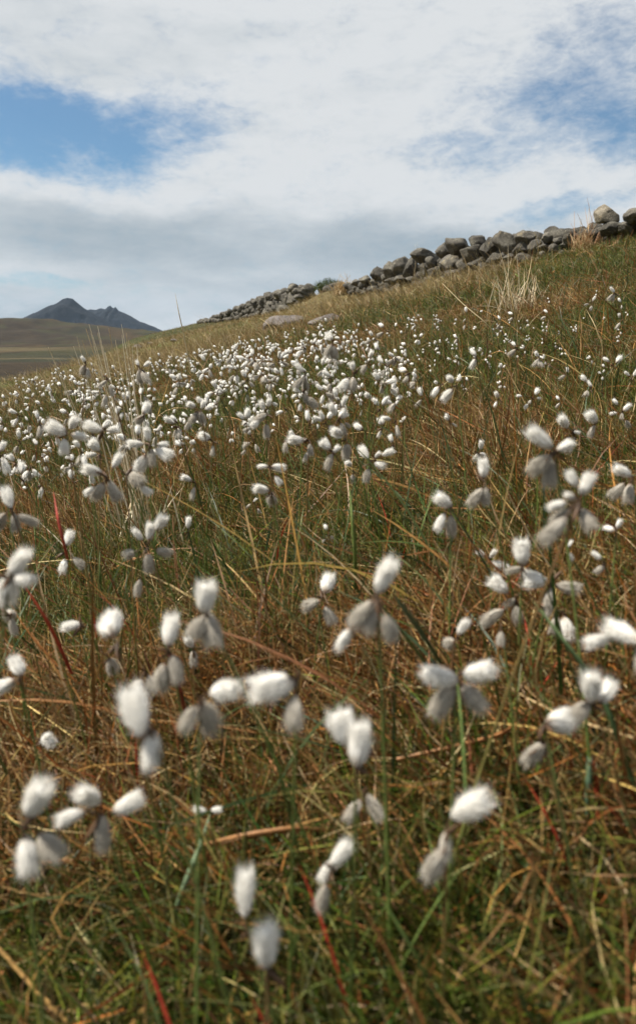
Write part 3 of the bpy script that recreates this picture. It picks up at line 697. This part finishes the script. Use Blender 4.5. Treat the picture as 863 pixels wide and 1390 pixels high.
plants = []; nplant = 0
def plant(nx, ny, tufts, hmin=.14, hmax=.54, stuff=None, tl=.029, hwant=None):
    """nx, ny: photo position of the node; tufts: (column, row, length in photo px)"""
    global nplant
    nplant += 1
    r = np.random.default_rng(9000+nplant)
    Lm = max(t[2] for t in tufts); d = tl*F/Lm
    P = CAM+ray(nx, ny)*d; h = P[2]-float(ground(P[0], P[1]))
    if not (hmin <= h <= hmax):
        hh = hmin+r.uniform(0, .1) if h < hmin else hmax-r.uniform(0, .08)
        d2 = hit(nx, ny, hh, .3, 60)
        if d2 is not None and .45 < d2/d < 2.4: d = d2
        elif h < 0 and d2 is not None: d = d2
        P = CAM+ray(nx, ny)*d; h = P[2]-float(ground(P[0], P[1]))
    lod = 0 if Lm >= 22 else (1 if Lm >= 12 else 2)
    # root on the ground: stem leans a little
    lean = np.array([r.normal(.03, .05), r.normal(.0, .04)])*max(.5, h/.35)
    root = np.array([P[0]+lean[0], P[1]+lean[1], 0]); root[2] = float(ground(root[0], root[1]))-.01
    s = np.linspace(0, 1, 12 if lod < 2 else 6)[:, None]
    mid = (root+P)/2+np.array([-lean[0]*.1+r.normal()*.015, r.normal()*.015, .04*max(h, 0)])
    mid[:2] = root[:2]*.6+P[:2]*.4
    pts = root*(1-s)**2+2*mid*s*(1-s)+P*s*s
    px = d/F
    bases = []; TT = []
    for (cx, cy, tlp) in tufts:
        C = CAM+ray(cx, cy)*(d*1.0)+np.array([0, 1, 0])*r.normal()*tlp*px*.22
        ax = C-P; ln = tlp*px*1.04; dist = np.linalg.norm(ax)
        sg = ax+np.array([0, r.normal()*.25*ln, .0]); 
        if np.linalg.norm(sg) < .12*ln: sg = np.array([r.normal()*.4, r.normal()*.5, 1.0])
        sg /= np.linalg.norm(sg)
        base = C-sg*ln*.5
        if dist < ln*.35: base = base+(P-base)*.5; C = base+sg*ln*.5
        bases.append(base); TT.append((base, sg, ln))
    if stuff is not None:
        a = stem_mesh(pts, .0011*max(1, d/3.5), bases, P, 2, r.random()); stuff[0].add(np.concatenate(a.V), np.concatenate(a.F), np.concatenate(a.C))
        for base, sg, ln in TT:
            me = T_LO[int(r.integers(5))]; v, f, c = LOCACHE[me.name]; R = np.array(quat_z(sg).to_matrix()); stuff[1].add((v*ln)@R.T+base, f, c)
        return None
    e = bpy.data.objects.new('cottongrass_plant', None); COL.objects.link(e); e.location = root; e.empty_display_size = .02; e['kind'] = 'thing'
    a = stem_mesh(pts-root, .0012*max(1, d/3.0), [b-root for b in bases], P-root, lod, r.random())
    link('stem', a.mesh('stem', M_BLADE), e)
    for base, sg, ln in TT:
        in_shade = sg[2] < -.25 and r.random() < .8; me = ((SHADE_HI, SHADE_MD, SHADE_LO) if in_shade else (T_HI, T_MD, T_LO))[lod]; me = me[int(r.integers(len(me)))]  # most downward tufts take the copy with painted shade
        o = link('cotton_tuft', me, e); o.location = base-root; q = quat_z(sg); q.rotate(Vector((0, 0, 0)).to_track_quat('Z', 'Y')) if False else None
        o.rotation_mode = 'QUATERNION'; from mathutils import Quaternion
        o.rotation_quaternion = quat_z(sg) @ Quaternion((0, 0, 1), r.uniform(0, 6.28)); fw = r.uniform(.74, 1.0); o.scale = (ln*fw, ln*fw, ln)
    if lod < 2:
        for b in range(2 if lod else 3):
            o = link('bract', BRACT[int(r.integers(3))], e); o.location = P-root
            dn = np.array([r.normal(-.2, .6), r.normal(0, .6), r.choice([-.6, .5])]); o.rotation_mode = 'QUATERNION'; o.rotation_quaternion = quat_z(dn) @ Quaternion((0, 0, 1), r.uniform(0, 6.28))
            q = Lm*px*r.uniform(.34, .6); o.scale = (q, q, q)
    if lod == 0:
        n = 1; t0 = r.uniform(.2, .45); b = pts[int(t0*len(pts))]-root; ph = r.uniform(0, 6.28); rd = r.random() < .4
        col = np.array([RED[0]*.8 if rd else np.array([.08, .12, .03])])
        V, Fc, C = blades(b[None], np.array([r.uniform(.07, .12)]), np.array([.0032]), np.array([ph]), np.array([.35]), np.array([.5]), 7, col, col*1.2, np.array([0.3]))
        link('leaf', mesh_np('leaf', V, Fc, C, M_BLADE), e)
    plants.append(dict(o=e, nx=nx, ny=ny, L=Lm, n=len(tufts), d=d, cx=float(np.mean([t[0] for t in tufts])), cy=float(np.mean([t[1] for t in tufts]))))
    return e

PL = [
(30,1125,[(52,1080,72),(38,1162,58),(70,1148,52)]), (137,1108,[(123,1075,60),(172,1098,46),(140,1132,56),(96,1105,44)]),
(336,1264,[(330,1222,66)]), (362,1316,[(360,1275,74)]), (286,1102,[(272,1099,22),(293,1101,17)]),
(450,1178,[(462,1158,52),(437,1222,46),(445,1190,40)]), (606,1134,[(638,1100,68),(593,1176,62),(606,1152,40)]),
(483,1040,[(466,993,58),(488,1006,66)]), (494,1076,[(478,1093,38),(507,1097,42)]), (738,1012,[(730,1030,52)]), (738,982,[(766,986,58)]),
(803,955,[(797,926,56),(825,942,50),(785,967,46)]), (868,866,[(842,858,60),(816,876,44),(866,885,46)]),
(619,920,[(594,915,58),(641,904,54),(604,955,58),(641,947,52)]), (617,868,[(627,850,28),(613,880,32)]),
(512,806,[(521,781,60),(490,836,58),(527,850,46),(466,873,42),(507,842,50)]), (437,812,[(445,797,34),(423,821,32),(446,836,30)]),
(280,832,[(280,808,50),(286,857,56),(270,850,44)]), (231,884,[(227,858,52),(240,908,44),(218,920,44)]), (262,882,[(258,870,24),(262,896,24)]),
(272,950,[(305,937,60),(282,976,64),(260,966,50)]), (404,925,[(370,930,70),(398,958,52)]), (207,996,[(184,965,76),(204,1016,56)]),
(160,874,[(138,862,52)]), (150,893,[(150,909,38)]), (110,850,[(96,850,32)]), (198,912,[(190,925,42),(205,930,30)]),
(14,784,[(27,763,56),(38,782,34),(8,803,58)]), (14,836,[(5,842,32),(17,852,26)]), (28,918,[(4,932,46),(19,910,38)]), (57,1004,[(68,998,30)]),
(88,750,[(92,732,36),(89,766,32),(107,764,30)]), (201,742,[(203,722,40),(219,708,36),(186,726,32),(176,753,34),(203,765,44),(222,752,34),(189,796,34)]),
(256,722,[(256,709,27)]), (16,692,[(8,676,50),(19,711,40),(36,708,44),(1,706,48)]),
(146,648,[(125,639,44),(157,627,36),(133,669,44),(153,668,48),(122,666,24)]), (137,616,[(131,604,32),(124,618,26)]), (172,645,[(186,650,44),(198,666,26)]),
(204,605,[(201,589,34),(182,603,34),(191,631,42),(205,622,36),(222,617,38),(220,604,26)]), (201,584,[(201,574,24)]), (195,564,[(198,554,30),(189,570,28)]),
(249,579,[(246,570,14),(254,580,14),(252,591,16)]), (272,558,[(260,549,20),(275,549,20),(284,554,18),(264,567,30),(273,568,28)]), (285,574,[(285,568,9)]),
(90,588,[(100,574,32),(79,581,44),(107,592,32),(89,606,32)]), (140,586,[(123,582,42),(151,584,24)]), (28,600,[(27,589,19),(33,596,11),(21,611,20)]),
(56,607,[(48,600,18),(64,605,10)]), (50,612,[(47,622,15)]), (36,649,[(44,645,20),(33,654,13)]), (55,658,[(54,670,24)]), (0,620,[(3,606,22),(5,632,36)]),
(54,574,[(50,563,20),(54,586,28)]), (141,573,[(140,565,16)]),
(361,562,[(355,550,22),(353,567,34),(366,546,20),(362,586,30),(347,574,24)]), (420,578,[(417,564,27),(427,571,20)]), (403,602,[(396,590,24),(411,599,19)]),
(388,597,[(387,607,24)]), (452,614,[(442,603,28),(446,626,34),(456,610,20)]), (459,568,[(467,544,24),(465,563,26),(451,556,30),(466,583,28),(472,577,16)]),
(536,546,[(541,541,16),(530,554,26)]), (549,563,[(546,569,16)]), (535,606,[(530,595,19)]),
(503,629,[(494,615,34),(498,646,28),(512,617,17),(515,631,26),(526,614,26)]), (479,637,[(473,628,22),(479,650,22)]),
(366,633,[(378,635,36),(357,632,22),(377,652,22)]), (369,668,[(355,662,34),(367,680,38)]), (344,681,[(346,679,14),(337,688,15),(352,694,14)]),
(344,598,[(337,585,20),(334,604,20),(331,614,14),(349,608,20)]), (447,725,[(442,715,15),(451,731,15),(439,734,11)]), (418,611,[(416,621,24)]),
(657,655,[(658,636,31),(645,675,34),(658,673,28)]), (650,616,[(652,603,17),(646,621,17),(655,617,14)]), (611,688,[(601,679,34),(597,708,30),(611,715,34)]),
(547,575,[(549,567,10),(544,572,10)]), (752,612,[(729,593,48),(732,631,42),(747,643,46),(766,606,28)]), (776,586,[(766,572,29),(771,604,25),(782,587,10)]),
(806,573,[(798,566,23),(801,585,20)]), (858,649,[(840,637,32),(841,668,30),(852,670,30)]),
(786,680,[(797,658,38),(774,648,28),(757,686,30),(747,716,56),(797,706,40),(776,676,24),(768,705,40)]), (708,770,[(706,747,40),(697,775,24)]),
(664,761,[(654,754,19),(668,751,17),(677,768,27)]), (769,746,[(772,737,13),(774,755,15)]), (836,721,[(826,718,20),(840,711,17)]), (820,764,[(808,753,19),(813,774,19)]),
(697,812,[(676,796,35),(692,819,20),(668,836,38),(660,844,24),(701,834,28)]), (747,790,[(725,788,40),(768,796,36),(746,820,38),(741,808,30)]), (762,829,[(767,850,36),(752,850,28)]), (680,851,[(678,866,22)]),
(844,559,[(834,545,13),(851,553,17),(842,565,14),(831,561,12),(854,577,15)]),
(646,485,[(641,478,18),(642,494,19)]), (634,429,[(632,420,10),(630,435,7),(630,445,9)]), (680,437,[(677,431,9),(676,444,10),(675,454,6)]), (697,429,[(693,425,10),(693,434,10)]),
(744,427,[(741,422,9),(737,432,11)]), (803,411,[(806,405,10),(795,414,10),(801,419,9)]), (834,398,[(830,393,12),(830,404,14)]), (844,412,[(841,407,9),(842,417,8)]),
(842,435,[(840,428,8),(838,443,12)]), (700,473,[(697,467,10),(694,479,15)]), (731,487,[(727,480,11),(727,493,17),(733,495,12)]), (832,495,[(839,488,16),(822,488,12)]),
(857,513,[(851,507,12),(861,505,14)]), (619,523,[(610,514,19),(608,536,24)]), (598,523,[(591,532,19),(591,519,10)]), (573,541,[(570,531,15),(568,548,15)]),
(568,516,[(562,509,12),(560,522,16)]), (556,506,[(547,502,19),(551,515,15)]), (536,485,[(531,481,11),(540,487,12),(529,492,14),(535,492,14)]),
(524,448,[(517,441,13),(516,454,12)]), (508,460,[(503,453,10),(499,464,12)]), (513,478,[(511,470,14)]), (501,491,[(502,481,16),(494,501,16)]),
(481,508,[(478,497,14),(467,521,24),(479,523,22)]), (525,498,[(516,489,15),(520,506,12)]), (519,521,[(510,510,17),(530,517,19),(518,529,15),(535,531,16)]), (535,551,[(538,546,13),(527,545,22)]),
(493,546,[(488,543,15),(490,561,14)]), (556,494,[(554,489,6),(558,494,7)]), (598,469,[(597,463,7),(592,474,8)]), (613,489,[(609,487,8)]), (620,460,[(618,456,9),(618,464,11)]),
(676,541,[(672,536,15),(672,549,12)]), (722,541,[(728,531,14),(732,541,9),(718,546,10),(714,552,10),(704,537,9)]), (760,546,[(757,540,10),(757,551,10)]),
(802,527,[(792,513,14),(799,520,14),(795,535,16)]), (770,508,[(769,502,10),(762,512,12)]),
(117,494,[(113,487,12),(111,503,20),(118,507,18)]), (127,499,[(125,494,6),(126,503,7)]), (155,503,[(154,498,8),(157,509,8)]), (84,504,[(80,500,6),(86,506,7)]),
(46,517,[(50,513,8),(47,519,8)]), (102,517,[(98,512,9)]), (84,527,[(80,521,10),(89,514,6)]), (107,525,[(102,519,10),(108,527,9)]), (100,531,[(94,533,15)]), (79,549,[(74,543,15)]),
(68,531,[(66,524,8),(68,533,7),(63,530,6)]), (57,550,[(52,546,13)]), (43,542,[(38,540,8),(45,536,8)]), (61,541,[(60,535,7)]), (24,563,[(21,560,9),(29,559,8),(24,568,10)]),
(60,559,[(57,555,9)]), (41,560,[(38,556,10)]), (10,551,[(8,547,8)]), (93,563,[(86,558,17),(100,563,19),(88,573,15)]), (98,555,[(95,550,11)]),
(118,543,[(114,537,9),(114,547,11),(112,557,11),(123,541,10),(122,551,9)]), (147,514,[(140,521,17),(151,531,20),(145,545,20)]), (146,567,[(141,563,14)]), (162,567,[(159,557,17),(160,580,24)]),
(173,531,[(170,529,8)]), (163,529,[(161,526,7)]), (168,519,[(166,516,7)]), (191,501,[(186,493,11),(200,494,12),(190,512,22),(200,513,22)]), (194,536,[(192,531,15),(198,543,13)]),
(243,519,[(235,511,13),(244,511,12),(249,521,11),(238,531,13)]), (249,549,[(245,546,15),(253,541,10)]), (284,542,[(281,538,10)]), (284,500,[(275,485,12),(279,503,13),(274,511,11),(286,507,13)]),
(268,482,[(264,479,6),(271,477,6),(279,477,8)]), (316,483,[(320,471,11),(311,489,14),(325,485,13)]), (322,504,[(313,498,12),(314,514,13),(331,496,11),(322,515,13)]),
(217,485,[(216,481,6)]), (206,490,[(204,487,6)]), (217,498,[(215,495,6)]), (302,485,[(299,482,7),(302,472,6)]), (295,472,[(291,470,7)]), (328,468,[(327,465,6),(325,458,5)]),
(336,529,[(334,526,13),(336,541,12)]), (451,465,[(447,457,17),(446,477,22),(454,479,22)]), (443,439,[(442,434,7)]), (437,469,[(433,464,10),(437,476,11)]), (412,471,[(410,465,7),(412,476,11),(405,481,14)]),
(423,481,[(424,473,11),(418,484,8)]), (346,489,[(342,477,14),(349,498,15),(341,494,13)]), (379,490,[(379,481,13),(370,474,9),(387,494,13),(382,504,13),(367,496,13)]),
(415,507,[(406,499,20),(404,521,20),(414,523,22),(403,490,7)]), (449,513,[(443,507,18),(447,526,13)]), (430,494,[(428,491,7)]), (456,491,[(452,489,10),(464,491,9),(458,499,8)]), (470,479,[(470,476,8),(459,474,7)]),
(357,508,[(347,513,13),(357,516,17),(368,511,11)]), (368,519,[(367,526,13),(373,521,8)]), (412,533,[(403,530,12),(400,537,10),(416,542,18),(424,547,22),(407,552,11)]),
(441,532,[(433,526,15),(448,537,15),(437,542,15)]), (369,546,[(366,539,18),(373,549,14)]), (464,548,[(458,541,14),(468,552,14)]),
]
LOCACHE = {}
for me in T_LO:
    v = np.empty(len(me.vertices)*3, np.float32); me.vertices.foreach_get('co', v)
    f = np.empty(len(me.loops), np.int32); me.loops.foreach_get('vertex_index', f)
    c = np.empty(len(me.vertices)*4, np.float32); me.color_attributes['Col'].data.foreach_get('color', c)
    LOCACHE[me.name] = (v.reshape(-1, 3), f.reshape(-1, 3), c.reshape(-1, 4)[:, :3])
for nx, ny, tf in PL:
    if nx < 560 and 545 < ny < 770: tf = [(a, b, c*.74) for a, b, c in tf]
    plant(nx, ny, tf)
# fill the dense white belt
TOPX = [0, 60, 110, 160, 200, 260, 330, 400, 480, 560, 640, 720, 800, 863]; TOPY = [512, 505, 497, 500, 490, 473, 456, 444, 434, 428, 418, 406, 392, 380]
def rand_plant(px, py, Lp, stuff=None):
    n = int(rng.choice([1, 2, 2, 3, 3, 4])); tf = []
    for i in range(n):
        up = i == 0 or rng.random() < .35; a = rng.normal(2.3, .6) if up else rng.normal(4.6, .45)
        q = Lp*rng.uniform(.75, 1.1); off = .62*q+.1*Lp; tf.append((px+math.cos(a)*off, py-math.sin(a)*off, q))
    plant(px, py, tf, stuff=stuff)
def fill_pos(dens_right=False):
    while True:
        px = rng.uniform(-8, 575) if not dens_right else rng.uniform(560, 870)
        top = np.interp(px, TOPX, TOPY); t = rng.beta(1.1, 1.9) if not dens_right else rng.beta(1.2, 1.3)
        span = (185 if not dens_right else 150); py = top+3+t*span
        if fbm(px/38.0, py/20.0, 3, 201) < .47+(.06 if dens_right else 0) and rng.random() < .85: continue
        Lp = np.interp(t, [0, .15, .4, 1], [5.5, 9, 13.5, 21]) if not dens_right else np.interp(t, [0, .5, 1], [4, 6.5, 10])
        if not dens_right and px > 470 and t > .75 and rng.random() < .6: continue
        return px, py, Lp*rng.uniform(.8, 1.25)
nhand = nplant; want = 300-nhand
for i in range(want):
    rand_plant(*fill_pos(i % 9 == 0))
sa, sb = Acc(), Acc()
for i in range(520):
    px, py, Lp = fill_pos(i % 8 == 0); top = np.interp(px, TOPX, TOPY)
    py = top+2+(py-top)*rng.uniform(.4, .9); rand_plant(px, py, float(np.clip(Lp*.62, 4, 9)), (sa, sb))
st_all = Acc()
st_all.add(np.concatenate(sa.V), np.concatenate(sa.F)[:, :3], np.concatenate(sa.C)); st_all.add(np.concatenate(sa.V), np.concatenate(sa.F)[:, [0, 2, 3]], np.concatenate(sa.C))
me = mesh_np('far_cotton', np.concatenate(sb.V), np.concatenate(sb.F), np.concatenate(sb.C), M_COTTON)
me2 = mesh_np('far_stem', np.concatenate(st_all.V), np.concatenate(st_all.F), np.concatenate(st_all.C), M_BLADE)
far = link('distant_cotton_grass', me2, None, kind='stuff', category='cotton grass', label='haze of tiny far cottongrass heads across the upper slope')
link('cotton_tuft', me, far, kind='stuff')
print('PLANTS', nplant, len(plants))

# labels: rows front to back, counted from the left
NUM = ['no', 'one', 'two', 'three', 'four', 'five', 'six', 'seven', 'eight']
ORD = ['leftmost', 'second', 'third', 'fourth', 'fifth', 'sixth', 'seventh', 'eighth', 'ninth', 'tenth', 'eleventh', 'twelfth', 'thirteenth', 'fourteenth', 'fifteenth', 'sixteenth', 'seventeenth', 'eighteenth', 'nineteenth', 'twentieth']
ROWS = [(1200, 'at the very bottom of the field'), (1040, 'low in the foreground'), (960, 'in the first row of big heads'), (890, 'in the second row of big heads'), (830, 'in the third row of big heads'),
        (770, 'just beyond the big heads'), (715, 'in the middle of the field'), (665, 'in the row past midfield'), (625, 'in the second row past midfield'), (596, 'in the third row past midfield'), (574, 'just before the white belt'), (556, 'at the front of the white belt')]
def place(i, n):
    if n == 1: return 'alone'
    if i == 0: return 'leftmost'
    if i == n-1: return 'rightmost'
    return ORD[i]+' from left' if i <= (n-1)//2 else ORD[n-1-i]+' from right'
rows = {}
rest = []
for p in plants:
    if p['cy'] < 556: rest.append(p); continue
    for y0, nm in ROWS:
        if p['cy'] >= y0: rows.setdefault(nm, []).append(p); break
for nm, ps in rows.items():
    ps.sort(key=lambda p: p['cx'])
    for i, p in enumerate(ps):
        w = 'cottongrass with %s white tuft%s' % (NUM[p['n']], '' if p['n'] == 1 else 's')
        o_ = place(i, len(ps))
        p['o']['label'] = '%s, %s %s' % (w, o_, nm); p['o']['category'] = 'cotton grass'
        p['o']['group'] = 'cottongrass plants in flower in the foreground'
def region(p):
    x, y, d = p['cx'], p['cy'], p['d']
    if x > 560: return ('on the slope at the right edge', 'right edge slope') if x > 790 else (('on the open slope at right', 'right slope') if x > 660 else ('on the slope under the near boulders', 'slope under boulders'))
    if x < 70: return 'at the left edge of the white belt', 'left edge'
    if x < 150: return 'among the tall straw stalks at left', 'straw stalks'
    if x < 230: return 'right of the straw stalks', 'right of stalks'
    if x < 330: return 'below the distant wall', 'below the distant wall'
    if x < 430: return 'below the leaning slab', 'below the slab'
    if x < 500: return 'in the thick central white belt', 'centre'
    return 'at the right end of the white belt', 'right end'
cells = {}
for p in rest:
    sz = 'large' if p['L'] >= 14 else ('middling' if p['L'] >= 9 else 'tiny'); rn, key = region(p)
    cells.setdefault((rn, sz, p['n']), []).append(p)
for (rn, sz, n), ps in cells.items():
    ps.sort(key=lambda p: p['cx']); w = 'cottongrass with %s %s tuft%s' % (NUM[n], sz, '' if n == 1 else 's')
    for i, p in enumerate(ps):
        if sz != 'tiny' and len(ps) > 1:
            o_ = place(i, len(ps))+' '
            lab = w+', '+o_+rn
        else: lab = w+' '+rn
        p['o']['label'] = lab; p['o']['category'] = 'cotton grass'; p['o']['group'] = 'cottongrass plants with %s %s tufts %s' % (NUM[n], sz, rn)

# ------------------------------------------------------------------ haze
HAZE = True
if HAZE:
    m, nt = new_mat('air'); v = N(nt, 'ShaderNodeVolumePrincipled'); v.inputs['Color'].default_value = (.55, .75, 1, 1); v.inputs['Density'].default_value = .000022; v.inputs['Anisotropy'].default_value = 0.0
    o = N(nt, 'ShaderNodeOutputMaterial'); L(nt, v.outputs[0], o.inputs['Volume'])
    lo = -80.0; hi = 520.0; bx = np.array([[x, y, z] for x in (-9500, 9500) for y in (-9500, 9500) for z in (lo, hi)], float)
    Fq = np.array([[0, 1, 3, 2], [4, 6, 7, 5], [0, 4, 5, 1], [2, 3, 7, 6], [0, 2, 6, 4], [1, 5, 7, 3]])
    link('haze', mesh_np('haze', bx, Fq, None, m, False), kind='stuff', label='thin summer haze over the valley and mountains')

# ------------------------------------------------------------------ sky
SUN_EL, SUN_AZ = math.radians(58), math.radians(-80)     # azimuth from +Y, clockwise
w = bpy.data.worlds.new('World'); scene.world = w; w.use_nodes = True; nt = w.node_tree; nt.nodes.clear()
tc = N(nt, 'ShaderNodeTexCoord'); sep = N(nt, 'ShaderNodeSeparateXYZ'); L(nt, tc.outputs['Generated'], sep.inputs[0])
azn = math_(nt, 'MULTIPLY', math_(nt, 'ARCTAN2', sep.outputs[0], sep.outputs[1]), 57.2958)
eln = math_(nt, 'MULTIPLY', math_(nt, 'ARCSINE', sep.outputs[2]), 57.2958)
comb = N(nt, 'ShaderNodeCombineXYZ'); L(nt, azn, comb.inputs[0]); L(nt, math_(nt, 'MULTIPLY', eln, 2.0), comb.inputs[1]); ae = comb.outputs[0]
comb2 = N(nt, 'ShaderNodeCombineXYZ'); L(nt, azn, comb2.inputs[0]); L(nt, math_(nt, 'MULTIPLY', eln, 5.0), comb2.inputs[1]); ae5 = comb2.outputs[0]
d1 = noise(nt, ae, .07, 6, .6); d2 = noise(nt, ae, .085, 6, .6, .2)
mpv = N(nt, 'ShaderNodeMapping'); mpv.inputs['Location'].default_value = (31, 57, 9); L(nt, ae, mpv.inputs[0]); d2 = noise(nt, mpv.outputs[0], .09, 6, .6)
azd = math_(nt, 'ADD', azn, math_(nt, 'MULTIPLY', math_(nt, 'SUBTRACT', d1, .5), 14.0))
eld = math_(nt, 'ADD', eln, math_(nt, 'MULTIPLY', math_(nt, 'SUBTRACT', d2, .5), 6.0))
def dirang(px, py):
    r = ray(px, py); r = r/np.linalg.norm(r); return math.degrees(math.atan2(r[0], r[1])), math.degrees(math.asin(r[2]))
def blob(px, py, rx, ry, s=1.0, soft=0.0):
    a, e = dirang(px, py); a2, _ = dirang(px+rx, py); _, e2 = dirang(px, py-ry); ra, re = abs(a2-a), abs(e2-e)
    u = math_(nt, 'DIVIDE', math_(nt, 'SUBTRACT', azd, a), ra); v_ = math_(nt, 'DIVIDE', math_(nt, 'SUBTRACT', eld, e), re)
    q = math_(nt, 'ADD', math_(nt, 'MULTIPLY', u, u), math_(nt, 'MULTIPLY', v_, v_))
    return math_(nt, 'MULTIPLY', mrange(nt, q, soft, 1.6, 1, 0, True), s)
def addall(l):
    r = l[0]
    for x in l[1:]: r = math_(nt, 'ADD', r, x)
    return r
blue = addall([blob(50, 176, 250, 66, .95), blob(-60, 165, 240, 80, .5), blob(150, 150, 170, 55, .35), blob(845, 110, 170, 110, .68), blob(720, 160, 180, 90, .38), blob(610, 205, 120, 28, .45), blob(770, 20, 90, 30, .25),
               blob(760, 292, 110, 22, .75), blob(60, 386, 120, 12, .60), blob(170, 405, 130, 10, .25), blob(900, 190, 120, 60, .4), blob(40, 80, 90, 30, .25)])
tex = math_(nt, 'SUBTRACT', noise(nt, ae, .32, 7, .68, .3), .5)
rip = math_(nt, 'SUBTRACT', noise(nt, ae, 1.1, 5, .6, .5), .5)
wide = math_(nt, 'SUBTRACT', noise(nt, ae, .05, 6, .6), .5)
B = math_(nt, 'ADD', blue, math_(nt, 'MULTIPLY', tex, 1.7)); B = math_(nt, 'ADD', B, math_(nt, 'MULTIPLY', rip, .75))
B = mrange(nt, B, -.05, 1.5, 0, .92, True)
B = math_(nt, 'MAXIMUM', B, math_(nt, 'MULTIPLY', mrange(nt, eln, 30, 60, 0, .8, True), mrange(nt, wide, -.2, .12, 1, .35, True)))
grey = addall([blob(330, 335, 380, 60, .55), blob(60, 320, 300, 45, .35), blob(250, 415, 480, 40, .5), blob(530, 345, 150, 50, .35), blob(10, 420, 80, 10, .3), blob(120, 60, 260, 60, .22), blob(700, 330, 200, 30, .25)])
strk = math_(nt, 'SUBTRACT', noise(nt, ae5, .09, 7, .6, .2), .5)
G = math_(nt, 'ADD', grey, math_(nt, 'MULTIPLY', strk, .8)); G = math_(nt, 'ADD', G, math_(nt, 'MULTIPLY', tex, .45), clamp=True)
sky = N(nt, 'ShaderNodeTexSky'); sky.sky_type = 'NISHITA'; sky.sun_disc = False; sky.sun_elevation = SUN_EL; sky.sun_rotation = SUN_AZ; sky.altitude = 200
sky.air_density = 1.0; sky.dust_density = .6; sky.ozone_density = 2.0
skc = mixc(nt, 1.0, sky.outputs[0], (.31, .475, .535), 'MULTIPLY')
cl = mixc(nt, G, (3.95, 4.08, 4.18), (2.0, 2.38, 2.66))
fin = mixc(nt, B, cl, skc)
bg = N(nt, 'ShaderNodeBackground'); L(nt, fin, bg.inputs[0]); bg.inputs[1].default_value = .1
o = N(nt, 'ShaderNodeOutputWorld'); L(nt, bg.outputs[0], o.inputs[0])

sl = bpy.data.lights.new('sun', 'SUN'); sl.energy = 4.9; sl.angle = math.radians(.53); sl.color = (1, .935, .83)
so = bpy.data.objects.new('sun', sl); COL.objects.link(so)
sd = Vector((math.sin(SUN_AZ)*math.cos(SUN_EL), math.cos(SUN_AZ)*math.cos(SUN_EL), math.sin(SUN_EL)))
so.rotation_euler = sd.to_track_quat('Z', 'Y').to_euler()

# ------------------------------------------------------------------ camera
cd = bpy.data.cameras.new('camera'); cam = bpy.data.objects.new('camera', cd); COL.objects.link(cam); scene.camera = cam
cd.lens = 18; cd.sensor_fit = 'AUTO'; cd.sensor_width = 18*1390/F; cd.shift_y = -45/1390
cam.location = CAM; cam.rotation_euler = (math.pi/2-PITCH, 0, 0)
cd.clip_start = .02; cd.clip_end = 20000
cd.dof.use_dof = True; cd.dof.focus_distance = 2.6; cd.dof.aperture_fstop = 4.3

scene.view_settings.view_transform = 'Standard'; scene.view_settings.look = 'None'; scene.view_settings.exposure = 0.88; scene.view_settings.gamma = 1
scene.cycles.max_bounces = 5; scene.cycles.diffuse_bounces = 2; scene.cycles.transmission_bounces = 3; scene.cycles.volume_bounces = 0
scene.cycles.use_denoising = True; scene.cycles.sample_clamp_indirect = 6; scene.render.film_transparent = False
